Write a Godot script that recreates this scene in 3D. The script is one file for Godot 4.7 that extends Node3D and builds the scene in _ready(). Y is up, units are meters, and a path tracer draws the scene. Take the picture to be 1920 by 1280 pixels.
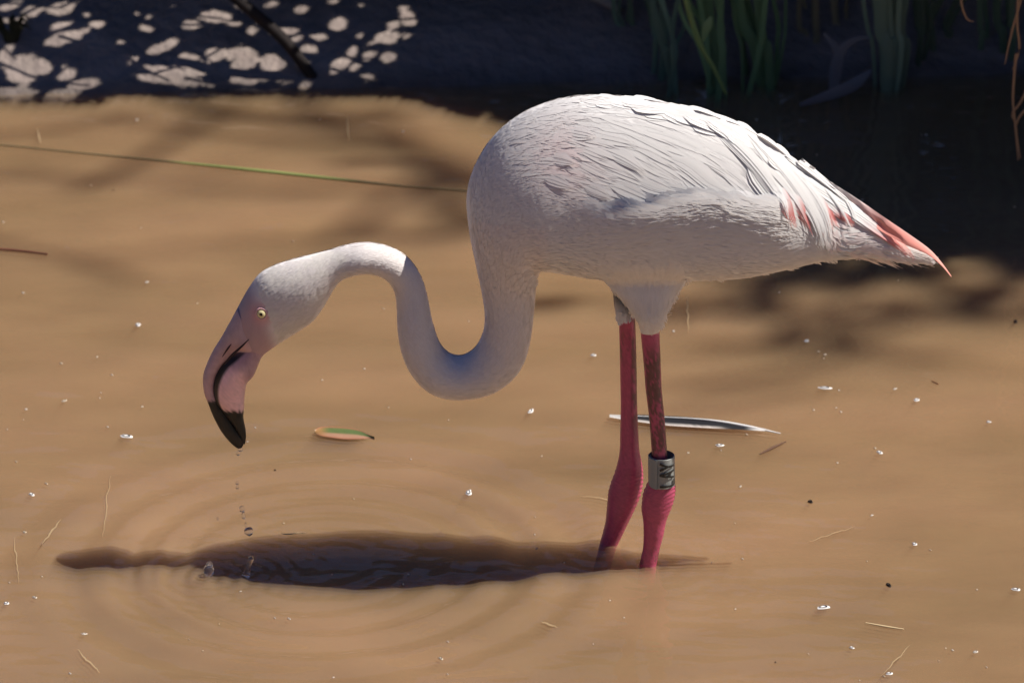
extends Node3D
# A flamingo wading in a muddy pond, under a tree that shades the far bank.

const EYE := Vector3(0.0, 3.5, 7.15)
const PITCH := 24.0
const FOCAL := 11100.0          # focal length in units of 1/1920 of the frame width
const SUN_TO := Vector3(0.68, 1.0, -0.02)
const BANK_SLOPE := 0.36

var look := Basis(Vector3.RIGHT, deg_to_rad(-PITCH))
var rng := RandomNumberGenerator.new()
var used := {}
var noise := FastNoiseLite.new()
var fine := FastNoiseLite.new()


# ---------------------------------------------------------------- building shapes
class Shape:
	var v := PackedVector3Array()
	var c := PackedColorArray()
	var t := PackedVector2Array()
	var i := PackedInt32Array()

	func add(p: Vector3, col := Color.WHITE, uv := Vector2.ZERO) -> int:
		v.append(p)
		c.append(col)
		t.append(uv)
		return v.size() - 1

	func tri(a: int, b: int, d: int) -> void:
		i.append(a)
		i.append(b)
		i.append(d)

	func quad(a: int, b: int, d: int, e: int) -> void:
		tri(a, b, e)
		tri(a, e, d)

	func turn_out() -> void:      # a closed shape: front faces run clockwise seen from outside
		var vol := 0.0
		for k in range(0, i.size(), 3):
			vol += v[i[k]].dot(v[i[k + 1]].cross(v[i[k + 2]]))
		if vol > 0.0:
			flip()

	func flip() -> void:
		for k in range(0, i.size(), 3):
			var s := i[k]
			i[k] = i[k + 1]
			i[k + 1] = s

	func normals() -> PackedVector3Array:
		var n := PackedVector3Array()
		n.resize(v.size())
		for k in range(0, i.size(), 3):
			var a := i[k]
			var b := i[k + 1]
			var d := i[k + 2]
			var f := (v[d] - v[a]).cross(v[b] - v[a])
			n[a] += f
			n[b] += f
			n[d] += f
		for k in n.size():
			n[k] = n[k].normalized() if n[k].length_squared() > 0.0 else Vector3.UP
		return n

	func join(o: Shape) -> void:
		var base := v.size()
		v.append_array(o.v)
		c.append_array(o.c)
		t.append_array(o.t)
		for k in o.i:
			i.append(base + k)

	func mirrored() -> Shape:
		var o := Shape.new()
		o.c = c.duplicate()
		o.t = t.duplicate()
		o.i = i.duplicate()
		for p in v:
			o.v.append(Vector3(p.x, p.y, -p.z))
		o.flip()
		return o

	func mesh(origin := Vector3.ZERO) -> ArrayMesh:
		var a := []
		a.resize(Mesh.ARRAY_MAX)
		var p := PackedVector3Array()
		p.resize(v.size())
		for k in v.size():
			p[k] = v[k] - origin
		a[Mesh.ARRAY_VERTEX] = p
		a[Mesh.ARRAY_NORMAL] = normals()
		a[Mesh.ARRAY_COLOR] = c
		a[Mesh.ARRAY_TEX_UV] = t
		a[Mesh.ARRAY_INDEX] = i
		var m := ArrayMesh.new()
		m.add_surface_from_arrays(Mesh.PRIMITIVE_TRIANGLES, a)
		return m


func numbered(called: String) -> String:
	if not used.has(called):
		used[called] = 0
		return called
	used[called] += 1
	return "%s_%03d" % [called, used[called]]


func put(called: String, s: Shape, m: Material, parent: Node3D, origin := Vector3.ZERO) -> MeshInstance3D:
	var o := MeshInstance3D.new()
	o.name = called
	o.mesh = s.mesh(origin)
	o.material_override = m
	parent.add_child(o, true)
	return o


func thing(called: String, label: String, category: String, at: Vector3, group := "") -> Node3D:
	var o := Node3D.new()
	o.name = numbered(called)
	o.position = at
	add_child(o)
	tag(o, label, category, group)
	return o


func tag(o: Node3D, label: String, category: String, group := "") -> void:
	o.set_meta("label", label)
	o.set_meta("category", category)
	if group:
		o.set_meta("group", group)


func single(called: String, s: Shape, m: Material, label: String, category: String, at: Vector3, group := "") -> MeshInstance3D:
	var o := put(numbered(called), s, m, self, at)
	o.position = at
	tag(o, label, category, group)
	return o


func structure(called: String, s: Shape, m: Material) -> MeshInstance3D:
	var o := put(called, s, m, self)
	o.set_meta("kind", "structure")
	return o


func paint(rough: float, spec := 0.5) -> StandardMaterial3D:
	var m := StandardMaterial3D.new()
	m.vertex_color_use_as_albedo = true
	m.roughness = rough
	m.metallic_specular = spec
	m.cull_mode = BaseMaterial3D.CULL_DISABLED
	return m


# ---------------------------------------------------------------- places
func ray(px: float, py: float) -> Vector3:
	return look * Vector3((px - 960.0) / FOCAL, (640.0 - py) / FOCAL, -1.0)


func P(px: float, py: float, z: float) -> Vector3:
	var d := ray(px, py)
	return EYE + d * ((z - EYE.z) / d.z)


func W(px: float, py: float, y := 0.0) -> Vector3:
	var d := ray(px, py)
	return EYE + d * ((y - EYE.y) / d.y)


func Q(p: Vector3) -> Vector2:
	var l := (p - EYE) * look
	return Vector2(960.0 + FOCAL * l.x / -l.z, 640.0 - FOCAL * l.y / -l.z)


var shore_a := Vector3.ZERO
var shore_b := Vector3.ZERO


func shore(x: float) -> float:
	return lerpf(shore_a.z, shore_b.z, clampf((x - shore_a.x) / (shore_b.x - shore_a.x), -3.0, 4.0))


func bank_y(x: float, z: float) -> float:
	var d := shore(x) - z
	return d * BANK_SLOPE if d < 1.0 else BANK_SLOPE + (d - 1.0) * 0.06


func land(p: Vector3) -> Vector2:    # where the shadow of p falls, seen in the frame
	var h := p.y
	var g := p - SUN_TO * h
	for k in 4:
		var y := maxf(0.0, bank_y(g.x, g.z))
		g = p - SUN_TO * (h - y)
	return Q(g)


func ground(px: float, py: float) -> Vector3:
	var w := W(px, py)
	if w.z > shore(w.x):
		return w
	var d := ray(px, py)
	var zb := shore(w.x)
	var t := ((zb - EYE.z) * BANK_SLOPE - EYE.y) / (d.y + d.z * BANK_SLOPE)
	return EYE + d * t


func spline(a: Array, t: float) -> Array:
	var n := a.size()
	var k := clampi(int(t), 0, n - 2)
	var f := t - k
	var p0: Array = a[maxi(k - 1, 0)]
	var p1: Array = a[k]
	var p2: Array = a[k + 1]
	var p3: Array = a[mini(k + 2, n - 1)]
	var out := []
	for j in p1.size():
		out.append(cubic_interpolate(p1[j], p2[j], p0[j], p3[j], f))
	return out


# A loft: each section is [ax, ay, bx, by, thickness ratio, z]; the pair are the two outline points of the section.
func loft(secs: Array, per: int, ring: int, tint: Callable, egg := 0.0, caps := true) -> Shape:
	var s := Shape.new()
	var rows := (secs.size() - 1) * per + 1
	var e := deg_to_rad(PITCH)
	for r in rows:
		var q := spline(secs, float(r) / per)
		var A := P(q[0], q[1], q[5])
		var B := P(q[2], q[3], q[5])
		var h := (A - B) * 0.5
		var l := h.length()
		var p := sqrt(h.x * h.x + pow(h.y * cos(e), 2.0))
		var ny := absf(h.y) * cos(e) / maxf(p, 1e-6)
		var f := 1.0 / sqrt(1.0 + pow(q[4] * sin(e) * ny * l / maxf(p, 1e-6), 2.0))
		var C := (A + B) * 0.5
		for j in ring:
			var th := TAU * j / ring
			var w := C + h * f * cos(th) + Vector3(0, 0, l * f * q[4] * sin(th) * (1.0 - (q[6] if q.size() > 6 else egg) * cos(th)))
			s.add(w, tint.call(w, float(r) / (rows - 1), th), Vector2(float(j) / ring, float(r) / per))
	for r in rows - 1:
		for j in ring:
			var a := r * ring + j
			var b := r * ring + (j + 1) % ring
			s.quad(a, b, a + ring, b + ring)
	if caps:
		for r in [0, rows - 1]:
			var m := Vector3.ZERO
			for j in ring:
				m += s.v[r * ring + j]
			var ci := s.add(m / ring, s.c[r * ring])
			for j in ring:
				if r == 0:
					s.tri(ci, r * ring + (j + 1) % ring, r * ring + j)
				else:
					s.tri(ci, r * ring + j, r * ring + (j + 1) % ring)
	s.turn_out()
	return s


# A tube through points, with a radius at each.
func tube(pts: Array, radii: Array, ring: int, col: Color, per := 4, flat := 1.0, across := Vector3.UP) -> Shape:
	var s := Shape.new()
	var rows := (pts.size() - 1) * per + 1
	var list := []
	for k in pts.size():
		list.append([pts[k].x, pts[k].y, pts[k].z, radii[k]])
	var prev := Vector3.ZERO
	for r in rows:
		var q := spline(list, float(r) / per)
		var q2 := spline(list, minf(float(r) / per + 0.05, pts.size() - 1.0))
		var q1 := spline(list, maxf(float(r) / per - 0.05, 0.0))
		var T := Vector3(q2[0] - q1[0], q2[1] - q1[1], q2[2] - q1[2]).normalized()
		var U := T.cross(across)
		U = U.normalized() if U.length() > 0.1 else T.cross(Vector3.RIGHT).normalized()
		var V := U.cross(T)
		for j in ring:
			var th := TAU * j / ring
			var w := Vector3(q[0], q[1], q[2]) + (U * cos(th) + V * sin(th) * flat) * maxf(q[3], 0.0001)
			s.add(w, col)
	for r in rows - 1:
		for j in ring:
			var a := r * ring + j
			var b := r * ring + (j + 1) % ring
			s.quad(a, b, a + ring, b + ring)
	for r in [0, rows - 1]:
		var m := Vector3.ZERO
		for j in ring:
			m += s.v[r * ring + j]
		var ci := s.add(m / ring, col)
		for j in ring:
			if r == 0:
				s.tri(ci, r * ring + (j + 1) % ring, r * ring + j)
			else:
				s.tri(ci, r * ring + j, r * ring + (j + 1) % ring)
	s.turn_out()
	return s


# ---------------------------------------------------------------- the skin of the bird, looked up by place
var near_pos := {}
var near_nor := {}
const CELL := 2.5


func read_skin(s: Shape) -> void:
	var n := s.normals()
	var depth := {}
	var q := PackedVector2Array()
	for p in s.v:
		q.append(Q(p) / CELL)
	for k in range(0, s.i.size(), 3):
		var a := s.i[k]
		var b := s.i[k + 1]
		var d := s.i[k + 2]
		var A := q[a]
		var B := q[b]
		var D := q[d]
		var area := (B - A).cross(D - A)
		if absf(area) < 1e-6:
			continue
		for y in range(int(ceil(minf(A.y, minf(B.y, D.y)))), int(floor(maxf(A.y, maxf(B.y, D.y)))) + 1):
			for x in range(int(ceil(minf(A.x, minf(B.x, D.x)))), int(floor(maxf(A.x, maxf(B.x, D.x)))) + 1):
				var X := Vector2(x, y)
				var w1 := (X - A).cross(D - A) / area
				var w2 := (B - A).cross(X - A) / area
				if w1 < -0.001 or w2 < -0.001 or w1 + w2 > 1.001:
					continue
				var p := s.v[a] * (1.0 - w1 - w2) + s.v[b] * w1 + s.v[d] * w2
				var dd := (p - EYE).length_squared()
				var key := Vector2i(x, y)
				if not depth.has(key) or depth[key] > dd:
					depth[key] = dd
					near_pos[key] = p
					near_nor[key] = (n[a] * (1.0 - w1 - w2) + n[b] * w1 + n[d] * w2).normalized()


func skin_z(px: Vector2) -> float:     # how deep the skin lies at that place, or just inside the outline
	for k in 24:
		var hit := skin(px + Vector2(0, k * 2.5))
		if hit[0]:
			return hit[1].z
	return 0.0


func skin(px: Vector2) -> Array:     # [found, place, normal]
	var g := px / CELL
	var k := Vector2i(floori(g.x), floori(g.y))
	var f := g - Vector2(k)
	var p := Vector3.ZERO
	var n := Vector3.ZERO
	var w := 0.0
	for dy in 2:
		for dx in 2:
			var key := k + Vector2i(dx, dy)
			if near_pos.has(key):
				var ww := (f.x if dx else 1.0 - f.x) * (f.y if dy else 1.0 - f.y) + 1e-4
				p += near_pos[key] * ww
				n += near_nor[key] * ww
				w += ww
	if w < 1.0:
		return [false, Vector3.ZERO, Vector3.ZERO]
	return [true, p / w, n.normalized()]


var flow_list := [
	[880, 330, 0.1, -1], [900, 300, 0.4, -0.8], [880, 450, 0.1, -1], [900, 560, -0.1, -1], [950, 480, 0.4, -0.7], [930, 400, 0.5, -0.6], [960, 320, 0.95, -0.1], [980, 560, 0.15, -1],
	[940, 250, 0.9, -0.45], [1000, 210, 1, -0.15], [1100, 185, 1, 0.05], [1200, 190, 1, 0.12], [1300, 215, 1, 0.3], [1400, 250, 1, 0.48], [1480, 300, 1, 0.65], [1560, 360, 1, 0.68],
	[1010, 270, 1, 0.1], [1100, 250, 1, 0.25], [1100, 310, 1, 0.5], [1200, 250, 1, 0.4], [1200, 310, 1, 0.75], [1300, 260, 1, 0.6], [1300, 330, 0.85, 0.95], [1400, 310, 0.7, 0.95], [1400, 360, 0.6, 1],
	[1480, 360, 0.5, 1], [1520, 400, 0.4, 1], [1550, 450, 0.3, 1], [1050, 350, 1, 0.35], [1130, 375, 1, 0.35], [1200, 365, 1, 0.35], [1250, 395, 1, -0.1], [1300, 385, 1, -0.06], [1400, 385, 1, 0.1], [1460, 400, 1, 0.2],
	[1000, 420, 1, -0.25], [1100, 440, 1, -0.2], [1200, 440, 1, -0.28], [1300, 440, 1, -0.12], [1400, 430, 1, 0.22], [1450, 470, 1, 0.0], [1020, 500, 0.9, -0.2], [1100, 500, 1, 0.12], [1200, 500, 1, 0.1], [1300, 500, 1, -0.05],
	[1400, 500, 1, -0.1], [1500, 470, 1, -0.1], [1600, 440, 1, -0.05], [1600, 480, 1, 0.02], [1680, 450, 1, 0.3], [1740, 485, 1, 0.3], [1170, 555, 0.35, 1], [1205, 555, 0.1, 1], [1245, 555, -0.2, 1], [1215, 590, 0, 1], [1265, 535, -0.1, 1],
]
var spine := []       # [place in the frame, direction towards the tail] along the body and neck


func flow(px: Vector2) -> Vector2:
	if px.x < 1012.0 and (px.y > 560.0 or px.x < 866.0):
		var best := 1e9
		var d := Vector2.RIGHT
		for k in range(spine.size() / 3, spine.size()):
			var dd: float = px.distance_squared_to(spine[k][0])
			if dd < best:
				best = dd
				d = spine[k][1]
		return d
	var sum := Vector2.ZERO
	for f in flow_list:
		var w := 1.0 / (pow(px.distance_squared_to(Vector2(f[0], f[1])), 1.5) + 3000.0)
		sum += Vector2(f[2], f[3]).normalized() * w
	return sum.normalized()


func band(px: Vector2) -> float:     # the flank plumage that covers the lower edge of the folded wing
	var ridge := 0.0
	if px.x < 1130.0:
		ridge = lerpf(372.0, 398.0, clampf((px.x - 1040.0) / 90.0, 0.0, 1.0))
	elif px.x < 1300.0:
		ridge = lerpf(398.0, 368.0, (px.x - 1130.0) / 170.0)
	else:
		ridge = lerpf(368.0, 384.0, (px.x - 1300.0) / 170.0)
	var d := px.y - ridge + 10.0 * noise.get_noise_2d(px.x * 0.003, 0.0)
	return smoothstep(-22.0, 6.0, d) * (1.0 - smoothstep(0.0, 105.0, d)) * smoothstep(1060.0, 1200.0, px.x) * (1.0 - smoothstep(1440.0, 1520.0, px.x))


var wing_outline := PackedVector2Array([Vector2(934, 300), Vector2(955, 240), Vector2(1050, 190), Vector2(1150, 178), Vector2(1300, 200), Vector2(1420, 248), Vector2(1520, 312), Vector2(1600, 372), Vector2(1575, 440),
	Vector2(1545, 470), Vector2(1500, 425), Vector2(1450, 395), Vector2(1380, 385), Vector2(1300, 380), Vector2(1200, 390), Vector2(1130, 395), Vector2(1060, 372), Vector2(1000, 345), Vector2(950, 320)])


var wedge_a := PackedVector2Array([Vector2(1458, 378), Vector2(1480, 374), Vector2(1506, 428), Vector2(1474, 420)])
var wedge_b := PackedVector2Array([Vector2(1546, 390), Vector2(1568, 394), Vector2(1604, 428), Vector2(1562, 430)])


func in_wing(px: Vector2) -> bool:
	return Geometry2D.is_point_in_polygon(px, wing_outline)


func plumage_height(px: Vector2) -> float:
	return 0.014 * band(px)


var far_side: Shape = null
var far_from := 0.12
var bulge := 1.0


func feather_path(root: Vector2, length: float, wobble: float) -> Array:
	var out := [root]
	var p := root
	var n := 8
	var turn := rng.randf_range(-wobble, wobble)
	for k in n:
		p += flow(p).rotated(turn) * length / n
		out.append(p)
	return out


# One feather: a bundle of tapering barbs that lie side by side along a path on the skin. lift: how far root, middle and tip stand off.
func feather(s: Shape, path: Array, width: float, lift: Vector3, barbs: int, ca: Color, cb: Color, ragged: float, camber := 0.25, lay := Vector3.ZERO) -> void:
	var n := path.size()
	var pos := []
	var side := []
	var nor := []
	var bare := []
	var last_n := Vector3.BACK
	var mirrors := true
	var v0 := s.v.size()
	var i0 := s.i.size()
	for k in n:
		var hit := skin(path[k])
		var p: Vector3
		if hit[0]:
			p = hit[1]
			last_n = hit[2]
			mirrors = mirrors and last_n.z > far_from
		elif pos.size() > 0:
			mirrors = false
			p = bare[-1]
			if bare.size() > 1:
				p += bare[-1] - bare[-2]
		else:
			mirrors = false
			p = P(path[k].x, path[k].y, skin_z(path[k]))
			last_n = Vector3(0, 0.9, 0.4).normalized()
		bare.append(p)
		var t := float(k) / (n - 1)
		var l := lerpf(lift.x, lift.y, t * 2.0) if t < 0.5 else lerpf(lift.y, lift.z, t * 2.0 - 1.0)
		p += last_n * (l + bulge * plumage_height(path[k])) + lay
		pos.append(p)
		nor.append(last_n)
	for k in n:
		var T: Vector3 = (pos[mini(k + 1, n - 1)] - pos[maxi(k - 1, 0)]).normalized()
		side.append(T.cross(nor[k]).normalized())
	var mm := width / 1400.0
	for b in barbs:
		var u := 0.0 if barbs == 1 else (2.0 * b / (barbs - 1) - 1.0)
		var reach := 1.0 - ragged * rng.randf() - 0.16 * u * u
		var bw := mm / barbs * 0.85
		var jig := rng.randf_range(-1, 1) * minf(0.0005, mm * 0.035)
		var shade := rng.randf_range(0.93, 1.0)
		var first := s.v.size()
		for k in n:
			var t := float(k) / (n - 1)
			var at := t * reach * (n - 1)
			var k0 := clampi(int(at), 0, n - 2)
			var f := at - k0
			var p: Vector3 = pos[k0].lerp(pos[k0 + 1], f)
			var sd: Vector3 = side[k0].lerp(side[k0 + 1], f)
			var nn: Vector3 = nor[k0].lerp(nor[k0 + 1], f)
			var prof := (0.35 + 0.65 * smoothstep(0.0, 0.25, t)) * (0.55 + 0.45 * sin(minf(t * 1.25, 1.0) * PI * 0.75 + 0.4))
			var spread := prof * (1.0 - 0.35 * smoothstep(0.75, 1.0, t))
			var cen := p + sd * (u * mm * 0.5 * spread) + nn * (jig - camber * mm * u * u * 0.5)
			var taper := bw * spread * (1.0 - 0.93 * smoothstep(0.55, 1.0, t)) + 0.0001
			var col := ca.lerp(cb, smoothstep(0.5, 0.9, t)) * shade
			s.add(cen - sd * taper, col, Vector2(0, t))
			s.add(cen + sd * taper, col, Vector2(1, t))
		for k in n - 1:
			var a := first + k * 2
			s.quad(a, a + 1, a + 2, a + 3)
	if mirrors and far_side:
		var shift := far_side.v.size() - v0
		for k in range(v0, s.v.size()):
			far_side.add(Vector3(s.v[k].x, s.v[k].y, -0.012 - s.v[k].z), s.c[k], s.t[k])
		for k in range(i0, s.i.size(), 3):
			far_side.tri(s.i[k + 1] + shift, s.i[k] + shift, s.i[k + 2] + shift)


# ---------------------------------------------------------------- the scene
func _ready() -> void:
	rng.seed = 20240611
	noise.seed = 7
	noise.frequency = 1.0
	noise.fractal_octaves = 3
	fine.seed = 11
	fine.frequency = 1.0

	var cam := Camera3D.new()
	cam.name = "camera"
	cam.position = EYE
	cam.rotation_degrees = Vector3(-PITCH, 0, 0)
	cam.fov = rad_to_deg(2.0 * atan(640.0 / FOCAL))
	cam.near = 0.1
	cam.far = 400.0
	var lens_of := CameraAttributesPhysical.new()
	lens_of.frustum_focal_length = 12.0 * FOCAL / 640.0
	lens_of.frustum_focus_distance = 7.85
	lens_of.frustum_near = 0.1
	lens_of.frustum_far = 400.0
	lens_of.exposure_aperture = 7.1
	cam.attributes = lens_of
	add_child(cam)
	cam.current = true

	var sky_m := ProceduralSkyMaterial.new()
	sky_m.sky_top_color = Color(0.27, 0.41, 0.69)
	sky_m.sky_horizon_color = Color(0.70, 0.75, 0.82)
	sky_m.sky_curve = 0.24
	sky_m.ground_bottom_color = Color(0.1, 0.09, 0.07)
	sky_m.ground_horizon_color = Color(0.3, 0.32, 0.33)
	sky_m.sky_energy_multiplier = 0.68
	var sky := Sky.new()
	sky.sky_material = sky_m
	var env := Environment.new()
	env.background_mode = Environment.BG_SKY
	env.sky = sky
	env.tonemap_mode = Environment.TONE_MAPPER_LINEAR
	env.tonemap_exposure = 1.36
	env.sdfgi_enabled = true
	env.ssao_enabled = true
	env.ssil_enabled = true
	var we := WorldEnvironment.new()
	we.name = "daylight"
	we.environment = env
	add_child(we)

	var sun := DirectionalLight3D.new()
	sun.name = "sun"
	sun.light_energy = 1.6
	sun.light_color = Color(1.0, 0.97, 0.925)
	sun.light_angular_distance = 0.5
	sun.shadow_enabled = true
	sun.look_at_from_position(SUN_TO * 10.0, Vector3.ZERO, Vector3.FORWARD)
	add_child(sun)

	shore_a = W(0, 176)
	shore_b = W(1300, 150)
	build_water()
	build_bank()
	build_tree()
	build_undergrowth()
	build_added_trees()
	build_flamingo()
	build_bank_plants()
	build_floaters()
	build_drops()


# ---------------------------------------------------------------- water and ground
func water_y(x: float, z: float) -> float:
	var h := 0.0
	var d := Vector2(x - ring_c.x, (z - ring_c.z) * 1.0)
	var r := d.length()
	h += 0.0027 * (0.75 + 0.7 * noise.get_noise_2d(x * 1.7 + 9.0, z * 2.0)) * exp(-pow((r - 0.3) / 0.17, 2.0)) * sin(TAU * r / (0.03 + 0.06 * r) + 0.8 * sin(d.angle() * 2.0))
	h += 0.0006 * (0.55 + 0.9 * noise.get_noise_2d(x * 3.0, z * 4.0)) * exp(-pow((r - 0.2) / 0.12, 2.0)) * sin(TAU * r / 0.024 + 1.2 * sin(d.angle() * 3.0))
	var r2 := Vector2(x - drop_c.x, z - drop_c.z).length()
	if r2 < 0.4:
		h += 0.0016 * exp(-r2 / 0.07) * cos(TAU * r2 / 0.023)
	var r3 := Vector2(x - drop_d.x, z - drop_d.z).length()
	if r3 < 0.4:
		h += 0.0009 * exp(-r3 / 0.06) * cos(TAU * r3 / 0.02)
	for f in feet:
		var r4 := Vector2(x - f.x, z - f.z).length()
		if r4 < 0.3:
			h += 0.0007 * exp(-r4 / 0.07) * cos(TAU * r4 / 0.028) + 0.003 * exp(-maxf(r4 - 0.011, 0.0) / 0.004)
	h += 0.0022 * noise.get_noise_2d(x * 2.2 + 3.0, z * 5.0)
	h += 0.0008 * noise.get_noise_2d(x * 7.0, z * 22.0 + 9.0)
	return h


var ring_c := Vector3.ZERO
var drop_c := Vector3.ZERO
var drop_d := Vector3.ZERO
var feet := []


func steps(lo: float, hi: float, cuts: Array) -> PackedFloat32Array:
	# cuts: [from, to, step] of the fine stretch; outside it the steps grow
	var out := PackedFloat32Array()
	var x: float = cuts[0][0]
	var left := []
	var st: float = cuts[0][2]
	while x > lo:
		st *= 1.35
		x -= st
		left.push_front(maxf(x, lo))
	for a in left:
		out.append(a)
	for c in cuts:
		x = c[0]
		while x < c[1] - 1e-6:
			out.append(x)
			x += c[2]
	x = cuts[-1][1]
	st = cuts[-1][2]
	out.append(x)
	while x < hi:
		st *= 1.35
		x += st
		out.append(minf(x, hi))
	return out


func build_water() -> void:
	ring_c = W(610, 1052)
	drop_c = W(391, 1080)
	drop_d = W(466, 1072)
	feet = [W(1215, 1057), W(1140, 1020)]
	var xs := steps(-70.0, 70.0, [[-0.9, 0.9, 0.004]])
	var zs := steps(-2.6, 70.0, [[-1.9, -0.42, 0.01], [-0.42, 0.62, 0.004]])
	var s := Shape.new()
	for z in zs:
		for x in xs:
			var inside := absf(x) < 1.3 and z < 1.2
			var y := water_y(x, z) if inside else 0.0
			var n1 := noise.get_noise_2d(x * 1.6, z * 4.0)
			var n2 := noise.get_noise_2d(x * 5.0 + 40.0, z * 16.0)
			var k := 1.0 + 0.16 * n1 + 0.08 * n2
			s.add(Vector3(x, y, z), Color(0.545 * k, 0.409 * k * (1.0 + 0.02 * n2), 0.25 * k * (1.0 + 0.05 * n1)))
	var w := xs.size()
	for r in zs.size() - 1:
		for j in w - 1:
			var a := r * w + j
			s.quad(a, a + 1, a + w, a + w + 1)
	if s.normals()[w + 1].y < 0.0:
		s.flip()
	var glass := StandardMaterial3D.new()
	glass.albedo_color = Color(1, 1, 1, 0.0)
	glass.transparency = BaseMaterial3D.TRANSPARENCY_ALPHA
	glass.roughness = 0.02
	glass.metallic_specular = 0.39
	glass.cull_mode = BaseMaterial3D.CULL_DISABLED
	var top := structure("pond_water", s, glass)
	# muddy water: silt hangs in it, layer under layer, so light and sight fade out with depth
	var silt := paint(1.0, 0.0)
	silt.specular_mode = BaseMaterial3D.SPECULAR_DISABLED
	silt.transparency = BaseMaterial3D.TRANSPARENCY_ALPHA
	silt.albedo_color = Color(1, 1, 1, 0.245)
	silt.backlight_enabled = true
	silt.backlight = Color(1.0, 0.84, 0.62)
	var bed := paint(1.0, 0.0)
	bed.specular_mode = BaseMaterial3D.SPECULAR_DISABLED
	for k in 10:
		var o := MeshInstance3D.new()
		o.name = "silt_layer" if k < 9 else "mud_bed"
		o.mesh = top.mesh
		o.material_override = silt if k < 9 else bed
		o.position.y = -0.0016 - 0.0046 * k
		top.add_child(o, true)
		o.set_meta("kind", "structure")


func build_bank() -> void:
	var xs := steps(-70.0, 70.0, [[-1.4, 1.4, 0.02]])
	var zs := steps(-90.0, -1.0, [[-2.7, -1.3, 0.015]])
	var s := Shape.new()
	for z in zs:
		if z > -1.2:
			continue
		for x in xs:
			var d := shore(x) - z
			var y := bank_y(x, z) if d > 0.0 else d * 1.2
			if absf(x) < 3.0 and z > -4.0:
				y += 0.012 * noise.get_noise_2d(x * 3.0, z * 3.0) + 0.004 * noise.get_noise_2d(x * 18.0, z * 18.0)
			var k := 1.0 + 0.25 * noise.get_noise_2d(x * 6.0 + 5.0, z * 6.0) + 0.25 * noise.get_noise_2d(x * 40.0, z * 40.0)
			var wet := smoothstep(0.0, 0.05, d)
			s.add(Vector3(x, y, z), Color(0.235 * k, 0.195 * k, 0.18 * k) * lerpf(0.6, 1.0, wet))
	var w := xs.size()
	for r in s.v.size() / w - 1:
		for j in w - 1:
			var a := r * w + j
			s.quad(a, a + 1, a + w, a + w + 1)
	if s.normals()[w + 1].y < 0.0:
		s.flip()
	var m := paint(0.95, 0.3)
	var nt := NoiseTexture2D.new()
	nt.width = 512
	nt.height = 512
	nt.seamless = true
	var fn := FastNoiseLite.new()
	fn.noise_type = FastNoiseLite.TYPE_SIMPLEX
	fn.fractal_octaves = 5
	fn.frequency = 0.03
	fn.seed = 3
	nt.noise = fn
	m.heightmap_enabled = true
	m.heightmap_texture = nt
	m.heightmap_scale = 0.5
	m.uv1_triplanar = true
	m.uv1_world_triplanar = true
	m.uv1_scale = Vector3(2.3, 2.3, 2.3)
	structure("bank_ground", s, m)


# ---------------------------------------------------------------- the tree that shades the far side
var gaps := [
	[20, 8, 22, 7, -20], [60, 21, 20, 10, -20], [112, 17, 26, 12, -12], [26, 38, 20, 8, 0], [112, 51, 22, 5, -20], [120, 75, 40, 10, -15], [180, 49, 14, 8, -15], [275, 53, 13, 8, -5], [357, 47, 20, 9, 0], [408, 28, 24, 14, 0],
	[40, 130, 30, 26, -10], [8, 105, 10, 22, 30], [82, 128, 14, 13, 0], [125, 140, 17, 10, -25], [160, 158, 27, 9, -3], [305, 88, 32, 8, -22], [360, 112, 28, 9, 15], [405, 100, 16, 13, 0], [330, 133, 60, 8, 6], [320, 152, 75, 8, 5],
	[455, 108, 24, 24, 10], [455, 150, 26, 9, 0], [466, 7, 12, 8, 45], [494, 35, 8, 7, 30], [514, 3, 13, 4, 0], [567, 16, 14, 6, -10], [623, 4, 9, 5, 0], [476, 52, 9, 8, 0], [541, 58, 16, 7, -5], [632, 48, 16, 10, -15],
	[553, 75, 10, 7, 0], [594, 75, 16, 7, 0], [577, 96, 17, 8, 0], [507, 122, 22, 16, 15], [568, 128, 11, 9, -20], [632, 126, 24, 9, -45], [656, 104, 18, 8, -55], [690, 106, 14, 8, -40], [664, 128, 14, 6, -40],
	[725, 112, 12, 8, 0], [725, 73, 20, 12, 0], [737, 47, 11, 8, 0], [764, 38, 14, 16, 0], [760, 18, 12, 8, 20], [540, 148, 18, 7, -10], [495, 148, 14, 6, 0], [690, 148, 20, 5, 0],
	[30, 172, 40, 6, 0], [120, 172, 30, 6, 0], [250, 185, 50, 8, 0], [-40, 60, 30, 12, 20], [-90, 110, 40, 14, 0], [-150, 40, 30, 16, 10], [-60, -30, 30, 12, 0], [100, -40, 24, 10, 0], [300, -50, 24, 12, 0], [500, -30, 20, 9, 0], [660, -40, 18, 8, 0],
]


func in_gap(q: Vector2) -> bool:
	for g in gaps:
		var d := (q - Vector2(g[0], g[1])).rotated(-deg_to_rad(g[4]))
		if pow(d.x / (g[2] * 1.08), 2.0) + pow(d.y / (g[3] * 1.08), 2.0) < 1.0 + 0.9 * fine.get_noise_2d(q.x * 0.05, q.y * 0.09):
			return true
	return false


var shade_edge := [[-900, 172], [0, 172], [200, 182], [300, 170], [500, 164], [700, 166], [780, 172], [880, 205], [1000, 260], [1200, 350], [1300, 430], [1500, 455], [1700, 455], [1920, 440], [2800, 440]]


func shade_line(x: float) -> float:
	for k in shade_edge.size() - 1:
		if x < shade_edge[k + 1][0]:
			return lerpf(shade_edge[k][1], shade_edge[k + 1][1], (x - shade_edge[k][0]) / (shade_edge[k + 1][0] - shade_edge[k][0]))
	return 480.0


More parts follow.
